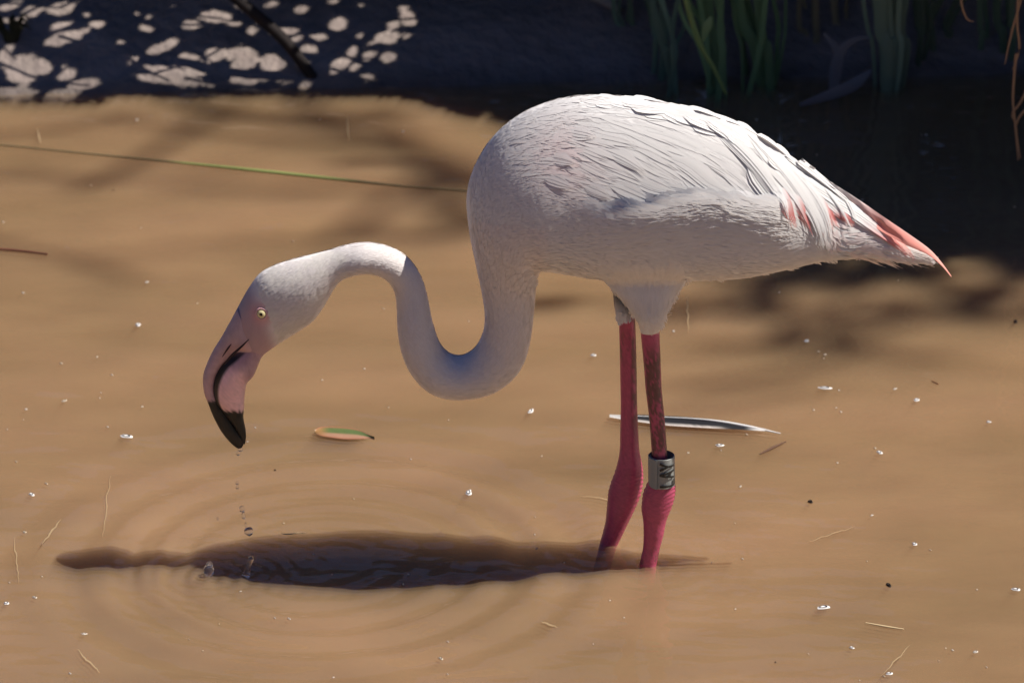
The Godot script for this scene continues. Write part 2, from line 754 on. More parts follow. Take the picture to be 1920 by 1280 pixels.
func leaf_shape(long: float, wide: float, col: Color) -> Shape:
	var s := Shape.new()
	var prof := [0.05, 0.75, 1.0, 0.7, 0.02]
	for k in 5:
		var t := k / 4.0
		for u in [-1.0, 0.0, 1.0]:
			s.add(Vector3(u * wide * 0.5 * prof[k], absf(u) * wide * 0.12 - 0.1 * long * t * t, (t - 0.5) * long), col)
	for k in 4:
		for j in 2:
			var a := k * 3 + j
			s.quad(a, a + 1, a + 3, a + 4)
	return s


func scatter(called: String, shape: Shape, m: Material, places: Array, tints: Array, parent: Node3D) -> MultiMeshInstance3D:
	var mm := MultiMesh.new()
	mm.transform_format = MultiMesh.TRANSFORM_3D
	mm.use_colors = true
	mm.mesh = shape.mesh()
	mm.instance_count = places.size()
	for k in places.size():
		mm.set_instance_transform(k, places[k])
		mm.set_instance_color(k, tints[k])
	var o := MultiMeshInstance3D.new()
	o.name = called
	o.multimesh = mm
	o.material_override = m
	o.set_meta("kind", "stuff")
	parent.add_child(o, true)
	return o


func leaf_paint() -> StandardMaterial3D:
	var m := paint(0.5, 0.4)
	m.backlight_enabled = true
	m.backlight = Color(0.2, 0.25, 0.08)
	return m


func build_tree() -> void:
	var base := Vector3(3.4, 0.45, -3.1)
	var tree := thing("shade_tree", "leafy tree beyond the bank whose low boughs shade the far side of the pond", "tree", base)
	var bark := paint(0.9, 0.3)
	var brown := Color(0.09, 0.07, 0.05)
	put("trunk", tube([base - Vector3(0, 0.3, 0), base + Vector3(0.05, 1.2, 0.1), base + Vector3(-0.2, 2.8, 0.1), base + Vector3(-0.1, 4.6, 0.3), base + Vector3(0.2, 6.5, 0.4)], [0.24, 0.18, 0.15, 0.11, 0.05], 14, brown), bark, tree, base)
	# boughs
	var tips := [Vector3(0.9, 1.35, -2.3), Vector3(-0.5, 1.2, -2.2), Vector3(1.9, 1.9, -1.9), Vector3(2.2, 2.5, -1.4), Vector3(0.2, 2.0, -2.9), Vector3(3.6, 3.2, -1.0), Vector3(-1.2, 1.3, -2.4)]
	for t in tips:
		var start: Vector3 = base + Vector3(-0.12, 1.0 + rng.randf() * 1.6, 0.1)
		var mid: Vector3 = start.lerp(t, 0.5) + Vector3(0, 0.35, 0)
		put("bough", tube([start, mid, t], [0.06, 0.04, 0.012], 8, brown), bark, tree, base)
	# long high twigs whose shadows cross the sunlit water as soft streaks
	var streaks := [
		[[380, 205], [640, 236], [930, 320], 22, 4.6], [[150, 350], [300, 275], [430, 190], 14, 3.4], [[330, 190], [560, 215], [760, 205], 14, 3.0], [[330, 345], [520, 352], [760, 345], 16, 5.0], [[620, 450], [690, 400], [790, 330], 15, 4.2],
		[[-100, 425], [90, 470], [260, 520], 13, 3.8], [[-80, 330], [80, 325], [200, 340], 10, 4.4], [[700, 420], [800, 440], [940, 410], 18, 4.4], [[800, 300], [860, 370], [930, 420], 15, 4.0],
		[[1180, 560], [1480, 585], [1900, 575], 34, 4.8], [[1300, 640], [1500, 640], [1700, 600], 26, 4.6], [[1280, 720], [1480, 690], [1640, 640], 22, 4.5], [[1540, 590], [1620, 650], [1800, 670], 26, 4.8], [[1240, 600], [1300, 560], [1500, 520], 26, 4.2],
		[[1700, 560], [1850, 590], [2000, 570], 30, 4.6], [[1250, 790], [1400, 740], [1560, 720], 14, 5.0], [[900, 880], [1100, 860], [1300, 890], 8, 5.4], [[-120, 250], [100, 240], [260, 205], 12, 3.4], [[200, 215], [420, 250], [700, 270], 14, 3.8], [[560, 180], [700, 250], [930, 330], 18, 3.6], [[640, 300], [760, 300], [930, 350], 16, 3.2], [[0, 300], [200, 330], [480, 300], 9, 4.4], [[150, 480], [420, 450], [700, 440], 9, 4.8], [[690, 200], [780, 260], [850, 420], 16, 4.0],
	]
	for st in streaks:
		var pts := []
		var rad := []
		for k in 3:
			var g := W(st[k][0], st[k][1])
			pts.append(g + SUN_TO * (st[4] * 1.8 + 0.3 * k))
			rad.append(st[3] / 1400.0 * (1.15 if st[0][0] < 1000 else 0.8))
		put("branch", tube(pts, rad, 8, brown, 6), bark, tree, base)
	# fine twigs low over the left bank
	for k in 30:
		var a := Vector2(rng.randf_range(-150, 780), rng.randf_range(-60, 150))
		var b := a + Vector2.from_angle(rng.randf_range(-0.9, 0.9)) * rng.randf_range(120, 260) * Vector2(1.0, 0.6)
		var h := rng.randf_range(0.42, 0.6)
		var c := (a + b) * 0.5 + Vector2(0, rng.randf_range(-14, 14))
		var pts := []
		for q in [a, c, b]:
			pts.append(ground(q.x, minf(q.y, 160.0)) + SUN_TO * h)
		put("branch", tube(pts, [0.0038, 0.0032, 0.0022], 6, brown, 4), bark, tree, base)
	# leaves
	for k in 30:
		gaps.append([rng.randf_range(-300, 770), rng.randf_range(-80, 160), rng.randf_range(7, 20), rng.randf_range(2.5, 5), rng.randf_range(-40, 12)])
	var lm := leaf_paint()
	var small := leaf_shape(0.021, 0.0085, Color.WHITE)
	var broad := leaf_shape(0.085, 0.034, Color.WHITE)
	var places := []
	var tints := []
	var half := [Vector3(0, 0, 0.0095), Vector3(0, 0, -0.0095), Vector3(0.004, 0, 0), Vector3(-0.004, 0, 0), Vector3.ZERO]
	for k in 170000:
		var px := rng.randf_range(-420, 900)
		var py := rng.randf_range(-260, 215)
		if py > shade_line(px) + rng.randf_range(-6, 14):
			continue
		var g := ground(px, py)
		var at := g + SUN_TO * rng.randf_range(0.42, 0.75)
		var b := Basis.from_euler(Vector3(rng.randf_range(-0.7, 0.7), rng.randf() * TAU, rng.randf_range(-0.7, 0.7)))
		var bad := false
		for h in half:
			if in_gap(land(at + b * h)):
				bad = true
				break
		if bad:
			continue
		places.append(Transform3D(b, at - base))
		var v := rng.randf_range(0.6, 1.2)
		tints.append(Color(0.05 * v, 0.085 * v, 0.03 * v))
	scatter("crown", small, lm, places, tints, tree)
	places = []
	tints = []
	for k in 62000:
		var px := rng.randf_range(-1500, 3200)
		var py := rng.randf_range(-1500, 640)
		if k % 3:
			px = rng.randf_range(720, 2300)
			py = rng.randf_range(-60, 640)
		var line := shade_line(px)
		if px < 1000.0 and (px < 860.0 or py > line - 30.0):
			continue
		var over := py - line
		over += rng.randf_range(-25.0, 75.0)
		var high := rng.randf_range(0.7, 2.4)
		if over > 0.0:
			if px < 620.0 or rng.randf() > (0.10 if px > 1000.0 else 0.30) * exp(-over / 60.0):
				continue
			high = rng.randf_range(4.5, 7.5)
		var g := ground(px, py)
		var at := g + SUN_TO * high
		var b := Basis.from_euler(Vector3(rng.randf_range(-0.7, 0.7), rng.randf() * TAU, rng.randf_range(-0.7, 0.7)))
		var q := Q(at)
		if q.x > -40.0 and q.x < 1960.0 and q.y > -60.0 and q.y < 1300.0:
			continue
		places.append(Transform3D(b * rng.randf_range(0.8, 1.5), at - base))
		var v := rng.randf_range(0.6, 1.2)
		tints.append(Color(0.05 * v, 0.085 * v, 0.03 * v))
	scatter("crown", broad, lm, places, tints, tree)


func build_undergrowth() -> void:
	var root := Node3D.new()
	root.name = "undergrowth"
	root.set_meta("kind", "stuff")
	root.set_meta("label", "dense dark undergrowth along the top of the far bank")
	root.set_meta("category", "undergrowth")
	add_child(root)
	var places := []
	var tints := []
	for k in 15000:
		var x := rng.randf_range(-6.0, 6.0)
		var top := 1.38 + 0.2 * noise.get_noise_1d(x * 1.3)
		var y := 0.2 + top * pow(rng.randf(), 0.8)
		var z := -2.95 - rng.randf() * 0.8 + 0.12 * sin(x * 3.0) - 0.1 * y
		var b := Basis.from_euler(Vector3(rng.randf_range(-1.3, 1.3), rng.randf() * TAU, rng.randf_range(-0.9, 0.9)))
		places.append(Transform3D(b * rng.randf_range(1.0, 2.2), Vector3(x, y, z)))
		var v := rng.randf_range(0.5, 1.2)
		tints.append(Color(0.045 * v, 0.07 * v, 0.03 * v))
	scatter("leaves", leaf_shape(0.11, 0.05, Color.WHITE), leaf_paint(), places, tints, root)


func build_added_trees() -> void:      # unseen trees added on the near side to hold back sky light
	var root := Node3D.new()
	root.name = "added_tree_belt"
	root.set_meta("kind", "stuff")
	root.set_meta("label", "unseen dark belt of trees added on the near side to cut the sky light")
	root.set_meta("category", "trees")
	add_child(root)
	var places := []
	var tints := []
	for k in 9000:
		var a := rng.randf_range(-0.45, PI + 0.45)
		var r := rng.randf_range(13.0, 16.0)
		var p := Vector3(cos(a) * r, rng.randf() * (6.0 + 1.5 * sin(a * 5.0)), 2.0 + sin(a) * r)
		var b := Basis.from_euler(Vector3(rng.randf_range(-1.3, 1.3), rng.randf() * TAU, rng.randf_range(-0.9, 0.9)))
		places.append(Transform3D(b * rng.randf_range(0.8, 1.8), p))
		var v := rng.randf_range(0.5, 1.2)
		tints.append(Color(0.05 * v, 0.075 * v, 0.03 * v))
	scatter("leaves", leaf_shape(0.7, 0.4, Color.WHITE), leaf_paint(), places, tints, root)


# ---------------------------------------------------------------- the flamingo
var body_secs := [
	[1752, 480, 1750, 496], [1700, 450, 1692, 492], [1640, 408, 1640, 485], [1560, 356, 1550, 488], [1480, 296, 1470, 505], [1400, 241, 1385, 520], [1300, 202, 1290, 524], [1200, 181, 1200, 526], [1120, 174, 1120, 521],
	[1050, 181, 1062, 512], [985, 204, 1025, 506], [930, 245, 1012, 507], [892, 300, 1009, 513], [873, 360, 1008, 523], [877, 425, 1007, 537], [890, 490, 1005, 555], [902, 545, 1002, 585], [908, 588, 997, 628], [905, 622, 988, 668],
	[893, 648, 970, 702], [879, 661, 938, 730], [862, 667, 900, 745], [845, 663, 850, 750], [831, 651, 806, 738], [821, 632, 772, 706], [812, 602, 752, 664], [805, 570, 744, 618], [799, 545, 743, 580], [791, 522, 740, 553],
	[782, 505, 732, 534], [769, 488, 720, 522], [750, 473, 704, 515], [723, 461, 684, 513], [690, 455, 660, 517], [655, 458, 638, 527], [620, 467, 625, 545], [585, 476, 608, 575], [550, 485, 588, 602], [515, 496, 560, 622],
	[487, 511, 532, 639], [466, 537, 511, 653], [449, 567, 496, 664], [437, 590, 488, 674], [430, 604, 480, 686], [421, 622, 468, 690],
]


func body_ratio(k: int) -> float:
	var list := [0.6, 0.7, 0.66, 0.62, 0.6, 0.6, 0.6, 0.6, 0.6, 0.61, 0.64, 0.67, 0.72, 0.77, 0.82, 0.88, 0.94, 1.0]
	if k < list.size():
		return list[k]
	if k < 34:
		return 1.0
	return lerpf(0.85, 0.62, clampf((k - 34) / 5.0, 0, 1)) - 0.24 * clampf((k - 41) / 3.0, 0, 1)


func face_share(q: Vector2) -> float:
	return smoothstep(-16.0, 22.0, (466.0 + (q.y - 520.0) * 0.42) - q.x)


func plumage_tint(q: Vector2) -> Color:
	var c := Color(0.77, 0.755, 0.75)
	var rose := exp(-q.distance_squared_to(Vector2(1035, 300)) / 4200.0)
	c = c.lerp(Color(0.84, 0.66, 0.66), 0.6 * rose)
	if q.x < 1010.0 and q.y > 430.0:
		c = c.lerp(Color(0.79, 0.71, 0.69), 0.5)
	if q.x < 640.0:
		c = c.lerp(Color(0.80, 0.77, 0.70), 0.5 * smoothstep(0.0, 1.0, 0.5 + noise.get_noise_2d(q.x * 0.02, q.y * 0.03)))
	return c


func body_tint(w: Vector3, _t: float, _a: float) -> Color:
	var q := Q(w)
	var c := plumage_tint(q)
	if q.x < 640.0 and q.y > 440.0:
		var skin_c := Color(0.50, 0.345, 0.36)
		skin_c = skin_c.lerp(Color(0.36, 0.36, 0.40), smoothstep(40.0, -10.0, q.x - 430.0 - (600.0 - q.y) * 0.35) * smoothstep(610.0, 570.0, q.y))
		c = c.lerp(skin_c, face_share(q))
		c = c.lerp(Color(0.66, 0.36, 0.36), 0.75 * exp(-pow((q.distance_to(Vector2(491, 588)) - 14.0) / 9.0, 2.0)))
	return c * (1.0 + 0.05 * noise.get_noise_2d(q.x * 0.08, q.y * 0.08))


func build_flamingo() -> void:
	var base := Vector3(feet[0].x - 0.03, 0, 0)
	var bird := thing("flamingo", "white and pink flamingo wading with its neck bent in an S and its bill dripping", "flamingo", base)
	var white := paint(0.85, 0.25)
	white.backlight_enabled = true
	white.backlight = Color(0.2, 0.19, 0.18)
	var vane := paint(0.75, 0.3)
	vane.backlight_enabled = true
	vane.backlight = Color(0.5, 0.47, 0.45)
	var secs := []
	for k in body_secs.size():
		secs.append(body_secs[k] + [body_ratio(k), -0.006, 0.34 * clampf(k / 3.0, 0, 1) * clampf((15.0 - k) / 5.0, 0, 1)])
	var body := loft(secs, 5, 56, body_tint)
	for k in range(0, (secs.size() - 1) * 2 + 1):
		var q := spline(secs, k * 0.5)
		var q2 := spline(secs, maxf(k * 0.5 - 0.3, 0.0))
		var a := Vector2(q[0] + q[2], q[1] + q[3]) * 0.5
		var b := Vector2(q2[0] + q2[2], q2[1] + q2[3]) * 0.5
		spine.append([a, (b - a).normalized()])
	# thighs are of one surface with the body
	var near_thigh := [[1130, 455, 1290, 455, 0.33, 0.014], [1122, 500, 1302, 500, 0.35, 0.017], [1138, 532, 1286, 526, 0.42, 0.021], [1163, 558, 1268, 552, 0.56, 0.024], [1184, 586, 1254, 582, 0.78, 0.025], [1197, 606, 1245, 602, 0.9, 0.025], [1201, 622, 1237, 620, 0.9, 0.022]]
	var far_thigh := [[1120, 450, 1270, 450, 0.5, -0.04], [1138, 510, 1240, 510, 0.5, -0.04], [1148, 540, 1215, 540, 0.6, -0.04], [1153, 562, 1202, 562, 0.9, -0.04], [1157, 578, 1196, 578, 1.0, -0.04], [1159, 588, 1193, 588, 1.0, -0.04]]
	body.join(loft(near_thigh, 6, 28, body_tint))
	body.join(loft(far_thigh, 6, 28, body_tint))
	read_skin(body)
	put("body", body, white, bird, base)

	# short plumage all over
	var down := Shape.new()
	far_side = Shape.new()
	for row in 80:
		for col in 162:
			var q := Vector2(862 + col * 5.5 + (row % 2) * 2.7, 166 + row * 5.7) + Vector2(rng.randf_range(-3, 3), rng.randf_range(-3, 3))
			if not skin(q)[0]:
				continue
			if q.x < 1012.0 and q.y > 560.0 or q.y > 596.0:
				continue
			var wing := in_wing(q)
			var b := band(q)
			if wing and (rng.randf() < 0.5 or q.x > 1060.0 and b < 0.05):
				continue
			var c := plumage_tint(q)
			var len := rng.randf_range(24, 44) + 40.0 * b
			if q.x < 1000.0:
				len *= 0.8
			if wing:
				len *= 1.35
			if not skin(q + flow(q) * len)[0]:
				len *= 0.45
			var lift := Vector3(-0.0002, 0.0009, 0.0010) if not wing else Vector3(-0.0001, 0.0008, 0.0012)
			lift += Vector3(0, 0.001, rng.randf_range(0.0, 0.005)) * b
			var wide := rng.randf_range(5, 8) if not wing else rng.randf_range(10, 16)
			if rng.randf() < 0.07 and q.x > 1010.0 and not wing:
				lift.z += rng.randf_range(0.001, 0.0035)
			feather(down, feather_path(q, len, 0.16), wide, lift, 2 if not wing else 4, c, c, 0.35, 0.08)
	# neck and head
	for k in 9500:
		var sp: Array = spine[rng.randi_range(spine.size() / 3, spine.size() - 8)]
		var q: Vector2 = sp[0] + Vector2(rng.randf_range(-75, 75), rng.randf_range(-75, 75))
		if q.x > 1012.0 or (q.y < 560.0 and q.x > 866.0) or not skin(q)[0] or face_share(q) > 0.25:
			continue
		var c := plumage_tint(q)
		var path := feather_path(q, rng.randf_range(16, 28), 0.2)
		var off := false
		for p in path:
			off = off or not skin(p)[0]
		if off:
			continue
		feather(down, path, rng.randf_range(4, 6), Vector3(0.0000, 0.0008, 0.0009), 2, c, c, 0.35, 0.08)
	# tufts at the thighs
	for k in 260:
		var t := rng.randf()
		var q := Vector2(lerpf(1290, 1242, t) + rng.randf_range(-26, 2), lerpf(522, 612, t) + rng.randf_range(-8, 5))
		var path := [q]
		for j in 6:
			path.append(path[-1] + Vector2(rng.randf_range(0.2, 1.4), 3.6) * rng.randf_range(0.6, 1.0))
		feather(down, path, 5.0, Vector3(0, 0.001, 0.002), 2, Color(0.8, 0.76, 0.73), Color(0.8, 0.76, 0.73), 0.5)
	for k in 420:
		var q := Vector2(rng.randf_range(1140, 1290), rng.randf_range(478, 530))
		var goal := Vector2(1219 + (q.x - 1219) * rng.randf_range(0.45, 0.7), q.y + rng.randf_range(45, 85))
		var path := []
		for j in 9:
			path.append(q.lerp(goal, j / 8.0))
		if skin(q)[0] and skin(goal)[0]:
			feather(down, path, rng.randf_range(7, 12), Vector3(-0.0006, 0.0012, 0.0012), 3, Color(0.8, 0.77, 0.75), Color(0.8, 0.77, 0.75), 0.45, 0.08)
	for k in 70:
		var q := Vector2(rng.randf_range(1152, 1184), rng.randf_range(540, 562))
		var path := []
		for j in 7:
			path.append(q + Vector2((1176 - q.x) * 0.03, rng.randf_range(4.0, 4.8)) * j)
		if skin(q)[0]:
			feather(down, path, 6.0, Vector3(0.0, 0.0008, 0.001), 2, Color(0.8, 0.76, 0.74), Color(0.8, 0.77, 0.75), 0.5)
	for k in 160:
		var q := Vector2(rng.randf_range(1188, 1245), rng.randf_range(545, 612))
		if not skin(q)[0]:
			continue
		var path := [q]
		for j in 6:
			path.append(path[-1] + Vector2((1219 - q.x) * 0.02, 3.0))
		feather(down, path, 6.0, Vector3(-0.0005, 0.0006, 0.0008), 2, Color(0.8, 0.76, 0.74), Color(0.8, 0.77, 0.75), 0.4)
	down.join(far_side)
	far_side = null
	var dn := put("plumage", down, vane, bird, base)
	dn.set_meta("kind", "stuff")

	build_wing(bird, base, vane)
	build_head(bird, base)
	build_legs(bird, base)


func build_wing(bird: Node3D, base: Vector3, vane: Material) -> void:
	var wing := Node3D.new()
	wing.name = "wing"
	bird.add_child(wing)
	var far_wing := Shape.new()
	far_side = null
	far_from = 0.42
	var w := Color(0.76, 0.755, 0.755)
	var coral := Color(0.72, 0.20, 0.19)
	var rose := Color(0.80, 0.42, 0.40)
	# coral feathers underneath
	var under := [
		[[1400, 300], [1440, 350], [1468, 390], [1488, 428], 40, coral], [[1420, 300], [1470, 350], [1500, 395], [1522, 440], 36, coral], [[1470, 320], [1520, 365], [1548, 400], [1572, 432], 40, coral],
		[[1500, 330], [1550, 372], [1580, 402], [1602, 428], 36, coral], [[1530, 345], [1580, 378], [1615, 405], [1650, 425], 30, rose], [[1450, 320], [1495, 360], [1525, 400], [1545, 445], 30, rose],
	]
	for f in under:
		one_feather(wing, far_wing, base, vane, f, Vector3(0.003, 0.005, 0.006), 9, w, f[5], 0.12)
	# primaries that reach to the tail and past it
	var prim := [
		[[1500, 336], [1580, 387], [1655, 440], [1702, 478], 22, coral], [[1490, 326], [1580, 379], [1660, 435], [1718, 486], 24, Color(0.82, 0.36, 0.32)],
	]
	for f in prim:
		one_feather(wing, far_wing, base, vane, f, Vector3(0.004, 0.006, 0.006), 7, w, f[5], 0.04)
	quill(wing, far_wing, base, vane)
	far_side = far_wing
	# scapulars and coverts, laid from the tail forward so that each lies over the next
	var spots := []
	for row in 16:
		for col in 30:
			var q := Vector2(950 + col * 22 + (row % 2) * 11, 186 + row * 15) + Vector2(rng.randf_range(-6, 6), rng.randf_range(-5, 5))
			if in_wing(q) and in_wing(q + flow(q) * 30.0) and skin(q)[0] and skin(q + flow(q) * 40.0)[0]:
				spots.append(q)
	spots.sort_custom(func(a, b): return a.x > b.x)
	bulge = 0.0
	for q in spots:
		var far_back := smoothstep(1000.0, 1350.0, q.x)
		var length := lerpf(62.0, 190.0, far_back) * rng.randf_range(0.8, 1.15)
		var tip: Vector2 = q + flow(q) * length
		if q.x > 1380.0:
			length *= 0.72
		if tip.y > 400.0 and tip.x < 1440.0:
			length *= 0.6
		var wide := lerpf(26.0, 50.0, far_back) * rng.randf_range(0.8, 1.2)
		var c := plumage_tint(q).lerp(w, 0.5)
		var raise := rng.randf_range(0.0010, 0.0021) + (0.004 if rng.randf() < 0.07 else 0.0)
		raise *= lerpf(0.55, 1.0, far_back)
		if q.y < 225.0 + (q.x - 1150.0) * 0.28:
			raise *= 0.45
		var steep: Vector3 = skin(q)[2]
		raise *= lerpf(1.0, 0.22, smoothstep(0.4, 0.75, steep.y))
		var s := Shape.new()
		var path := feather_path(q, length, 0.1)
		for again in 3:
			if not skin(path[-1])[0] or not skin(path[4])[0]:
				length *= 0.65
				path = feather_path(q, length, 0.1)
		var leaves: bool = steep.y > 0.3 and path[0].distance_to(path[-1]) < 55.0
		for p in path:
			leaves = leaves or not skin(p)[0]
		if leaves:
			continue
		var covers := false
		for k in range(4, path.size()):
			covers = covers or Geometry2D.is_point_in_polygon(path[k], wedge_a) or Geometry2D.is_point_in_polygon(path[k], wedge_b)
		if covers:
			continue
		feather(s, path, wide, Vector3(0.0002, raise * 0.7, raise), 12, c, c, 0.12, 0.12)
		put("feather", s, vane, wing, base)
	bulge = 1.0
	# long feathers that drape over the flank and rump
	var drape := [
		[[1330, 228], [1400, 292], [1452, 362], [1474, 418], 24], [[1350, 240], [1410, 300], [1458, 360], [1468, 404], 18], [[1400, 250], [1470, 326], [1520, 402], [1540, 462], 30],
		[[1420, 265], [1490, 340], [1535, 416], [1553, 478], 34], [[1440, 275], [1508, 345], [1545, 405], [1557, 462], 26], [[1475, 294], [1535, 345], [1570, 388], [1597, 436], 9], [[1500, 306], [1556, 350], [1588, 384], [1604, 420], 18],
		[[1520, 318], [1575, 356], [1612, 384], [1642, 410], 16],
	]
	for f in drape:
		one_feather(wing, far_wing, base, vane, f, Vector3(0.001, 0.006, 0.009), 11, w, w, 0.12)
	var fw := put("far_wing", far_wing, vane, bird, base)
	fw.set_meta("kind", "stuff")
	# tail
	var tail := Node3D.new()
	tail.name = "tail"
	bird.add_child(tail)
	var fan := [[[1590, 430], [1660, 452], [1715, 472], [1756, 484], 20], [[1590, 445], [1660, 462], [1715, 477], [1757, 491], 20], [[1590, 458], [1660, 472], [1715, 484], [1752, 497], 18], [[1590, 470], [1650, 479], [1700, 488], [1738, 499], 16]]
	var far_tail := Shape.new()
	far_side = far_tail
	far_from = 0.12
	for f in fan:
		one_feather(tail, far_tail, base, vane, f, Vector3(0.001, 0.002, 0.003), 9, w, Color(0.84, 0.82, 0.80), 0.25)
	far_side = null
	if far_tail.v.size():
		put("feather", far_tail, vane, tail, base)
	far_side = Shape.new()
	var fluff := Shape.new()
	for k in 330:
		var q := Vector2(rng.randf_range(1545, 1720), rng.randf_range(400, 486))
		if not skin(q)[0]:
			continue
		var ln := rng.randf_range(34, 70)
		if not skin(q + flow(q) * ln)[0]:
			continue
		feather(fluff, feather_path(q, ln, 0.3), rng.randf_range(8, 16), Vector3(0.0, 0.002, rng.randf_range(0.002, 0.0055)), 4, Color(0.82, 0.72, 0.71), Color(0.83, 0.77, 0.765), 0.45)
	fluff.join(far_side)
	far_side = null
	var fl := put("undertail_down", fluff, vane, bird, base)
	fl.set_meta("kind", "stuff")


func one_feather(parent: Node3D, far: Shape, base: Vector3, m: Material, f: Array, lift: Vector3, barbs: int, ca: Color, cb: Color, ragged: float) -> void:
	var path := []
	var list := [f[0], f[1], f[2], f[3]]
	for k in 13:
		var q := spline(list, k / 4.0)
		path.append(Vector2(q[0], q[1]))
	var s := Shape.new()
	feather(s, path, f[4], lift, barbs, ca, cb, ragged, 0.2)
	put("feather", s, m, parent, base)


func quill(wing: Node3D, far: Shape, base: Vector3, m: Material) -> void:
	# the longest primary: its upper edge is the outline of the folded wing, its tip a thin curved hair past the tail
	var line := [[1480, 296, 8], [1540, 330, 16], [1600, 367, 24], [1660, 408, 26], [1710, 442, 20], [1745, 468, 11], [1768, 494, 4], [1785, 518, 1.0]]
	var s := Shape.new()
	var rows := 40
	for r in rows + 1:
		var q := spline(line, 7.0 * r / rows)
		var q2 := spline(line, minf(7.0 * r / rows + 0.1, 7.0))
		var d := Vector2(q2[0] - q[0], q2[1] - q[1])
		d = d.normalized() if d.length() > 0.01 else Vector2(0.5, 0.85)
		var nrm := Vector2(-d.y, d.x)
		var t := float(r) / rows
		for k in 7:
			var u := k / 6.0
			var p: Vector2 = Vector2(q[0], q[1]) + nrm * q[2] * u
			var z := lerpf(0.016, 0.006, t) + 0.006 * sin(u * PI * 0.5)
			var place := P(p.x, p.y, lerpf(skin_z(p), z, smoothstep(0.2, 0.6, t)))
			var hit := skin(p)
			if hit[0]:
				place = place.lerp(hit[1] + hit[2] * 0.003, 1.0 - smoothstep(0.2, 0.6, t))
			var c := Color(0.84, 0.80, 0.79).lerp(Color(0.86, 0.36, 0.31), smoothstep(0.22, 0.55, t + 0.12 * u))
			c = c.lerp(Color(0.85, 0.62, 0.57), 0.6 * (1.0 - smoothstep(0.0, 0.25, u)) * smoothstep(0.3, 0.6, t))  # painted highlight: paler along the upper edge
			c *= 1.0 - 0.1 * absf(sin(u * 19.0 + t * 6.0))
			s.add(place, c)
	for r in rows:
		for k in 6:
			var a := r * 7 + k
			s.quad(a, a + 1, a + 7, a + 8)
	put("feather", s, m, wing, base)
	var other := Shape.new()
	other.join(s)
	for k in other.v.size():
		other.v[k] = Vector3(other.v[k].x - 0.035, other.v[k].y + 0.014, -0.004 - 0.5 * other.v[k].z)
	other.flip()
	far.join(other)


func bill_tint(w: Vector3, _t: float, _a: float) -> Color:
	var q := Q(w)
	var c := Color(0.50, 0.345, 0.36).lerp(Color(0.58, 0.36, 0.365), smoothstep(620.0, 660.0, q.y))
	c = c.lerp(Color(0.42, 0.31, 0.35), 0.6 * smoothstep(24.0, 0.0, q.x - (430.0 - (q.y - 600.0) * 0.48)))
	c *= 1.0 + 0.18 * noise.get_noise_2d(q.x * 0.06, q.y * 0.06)
	var tip := smoothstep(-3.0, 3.0, q.y - (752.0 - (q.x - 394.0) * 0.1) + 1.5 * sin(q.x))
	return c.lerp(Color(0.013, 0.012, 0.013), tip)


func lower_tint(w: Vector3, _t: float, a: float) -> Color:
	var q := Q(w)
	var c := Color(0.46, 0.28, 0.31).lerp(Color(0.92, 0.56, 0.55), smoothstep(672.0, 705.0, q.y - (q.x - 430.0) * 0.2) * smoothstep(468.0, 448.0, q.x))  # pink horn; its sunlit brightness is painted into the colour, right edge darker
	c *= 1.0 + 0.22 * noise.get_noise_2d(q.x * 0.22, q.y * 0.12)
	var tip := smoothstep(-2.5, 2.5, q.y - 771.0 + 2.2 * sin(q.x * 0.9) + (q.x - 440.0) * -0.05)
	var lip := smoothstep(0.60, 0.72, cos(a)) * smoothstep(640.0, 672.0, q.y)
	return c.lerp(Color(0.013, 0.012, 0.013), maxf(tip, lip))


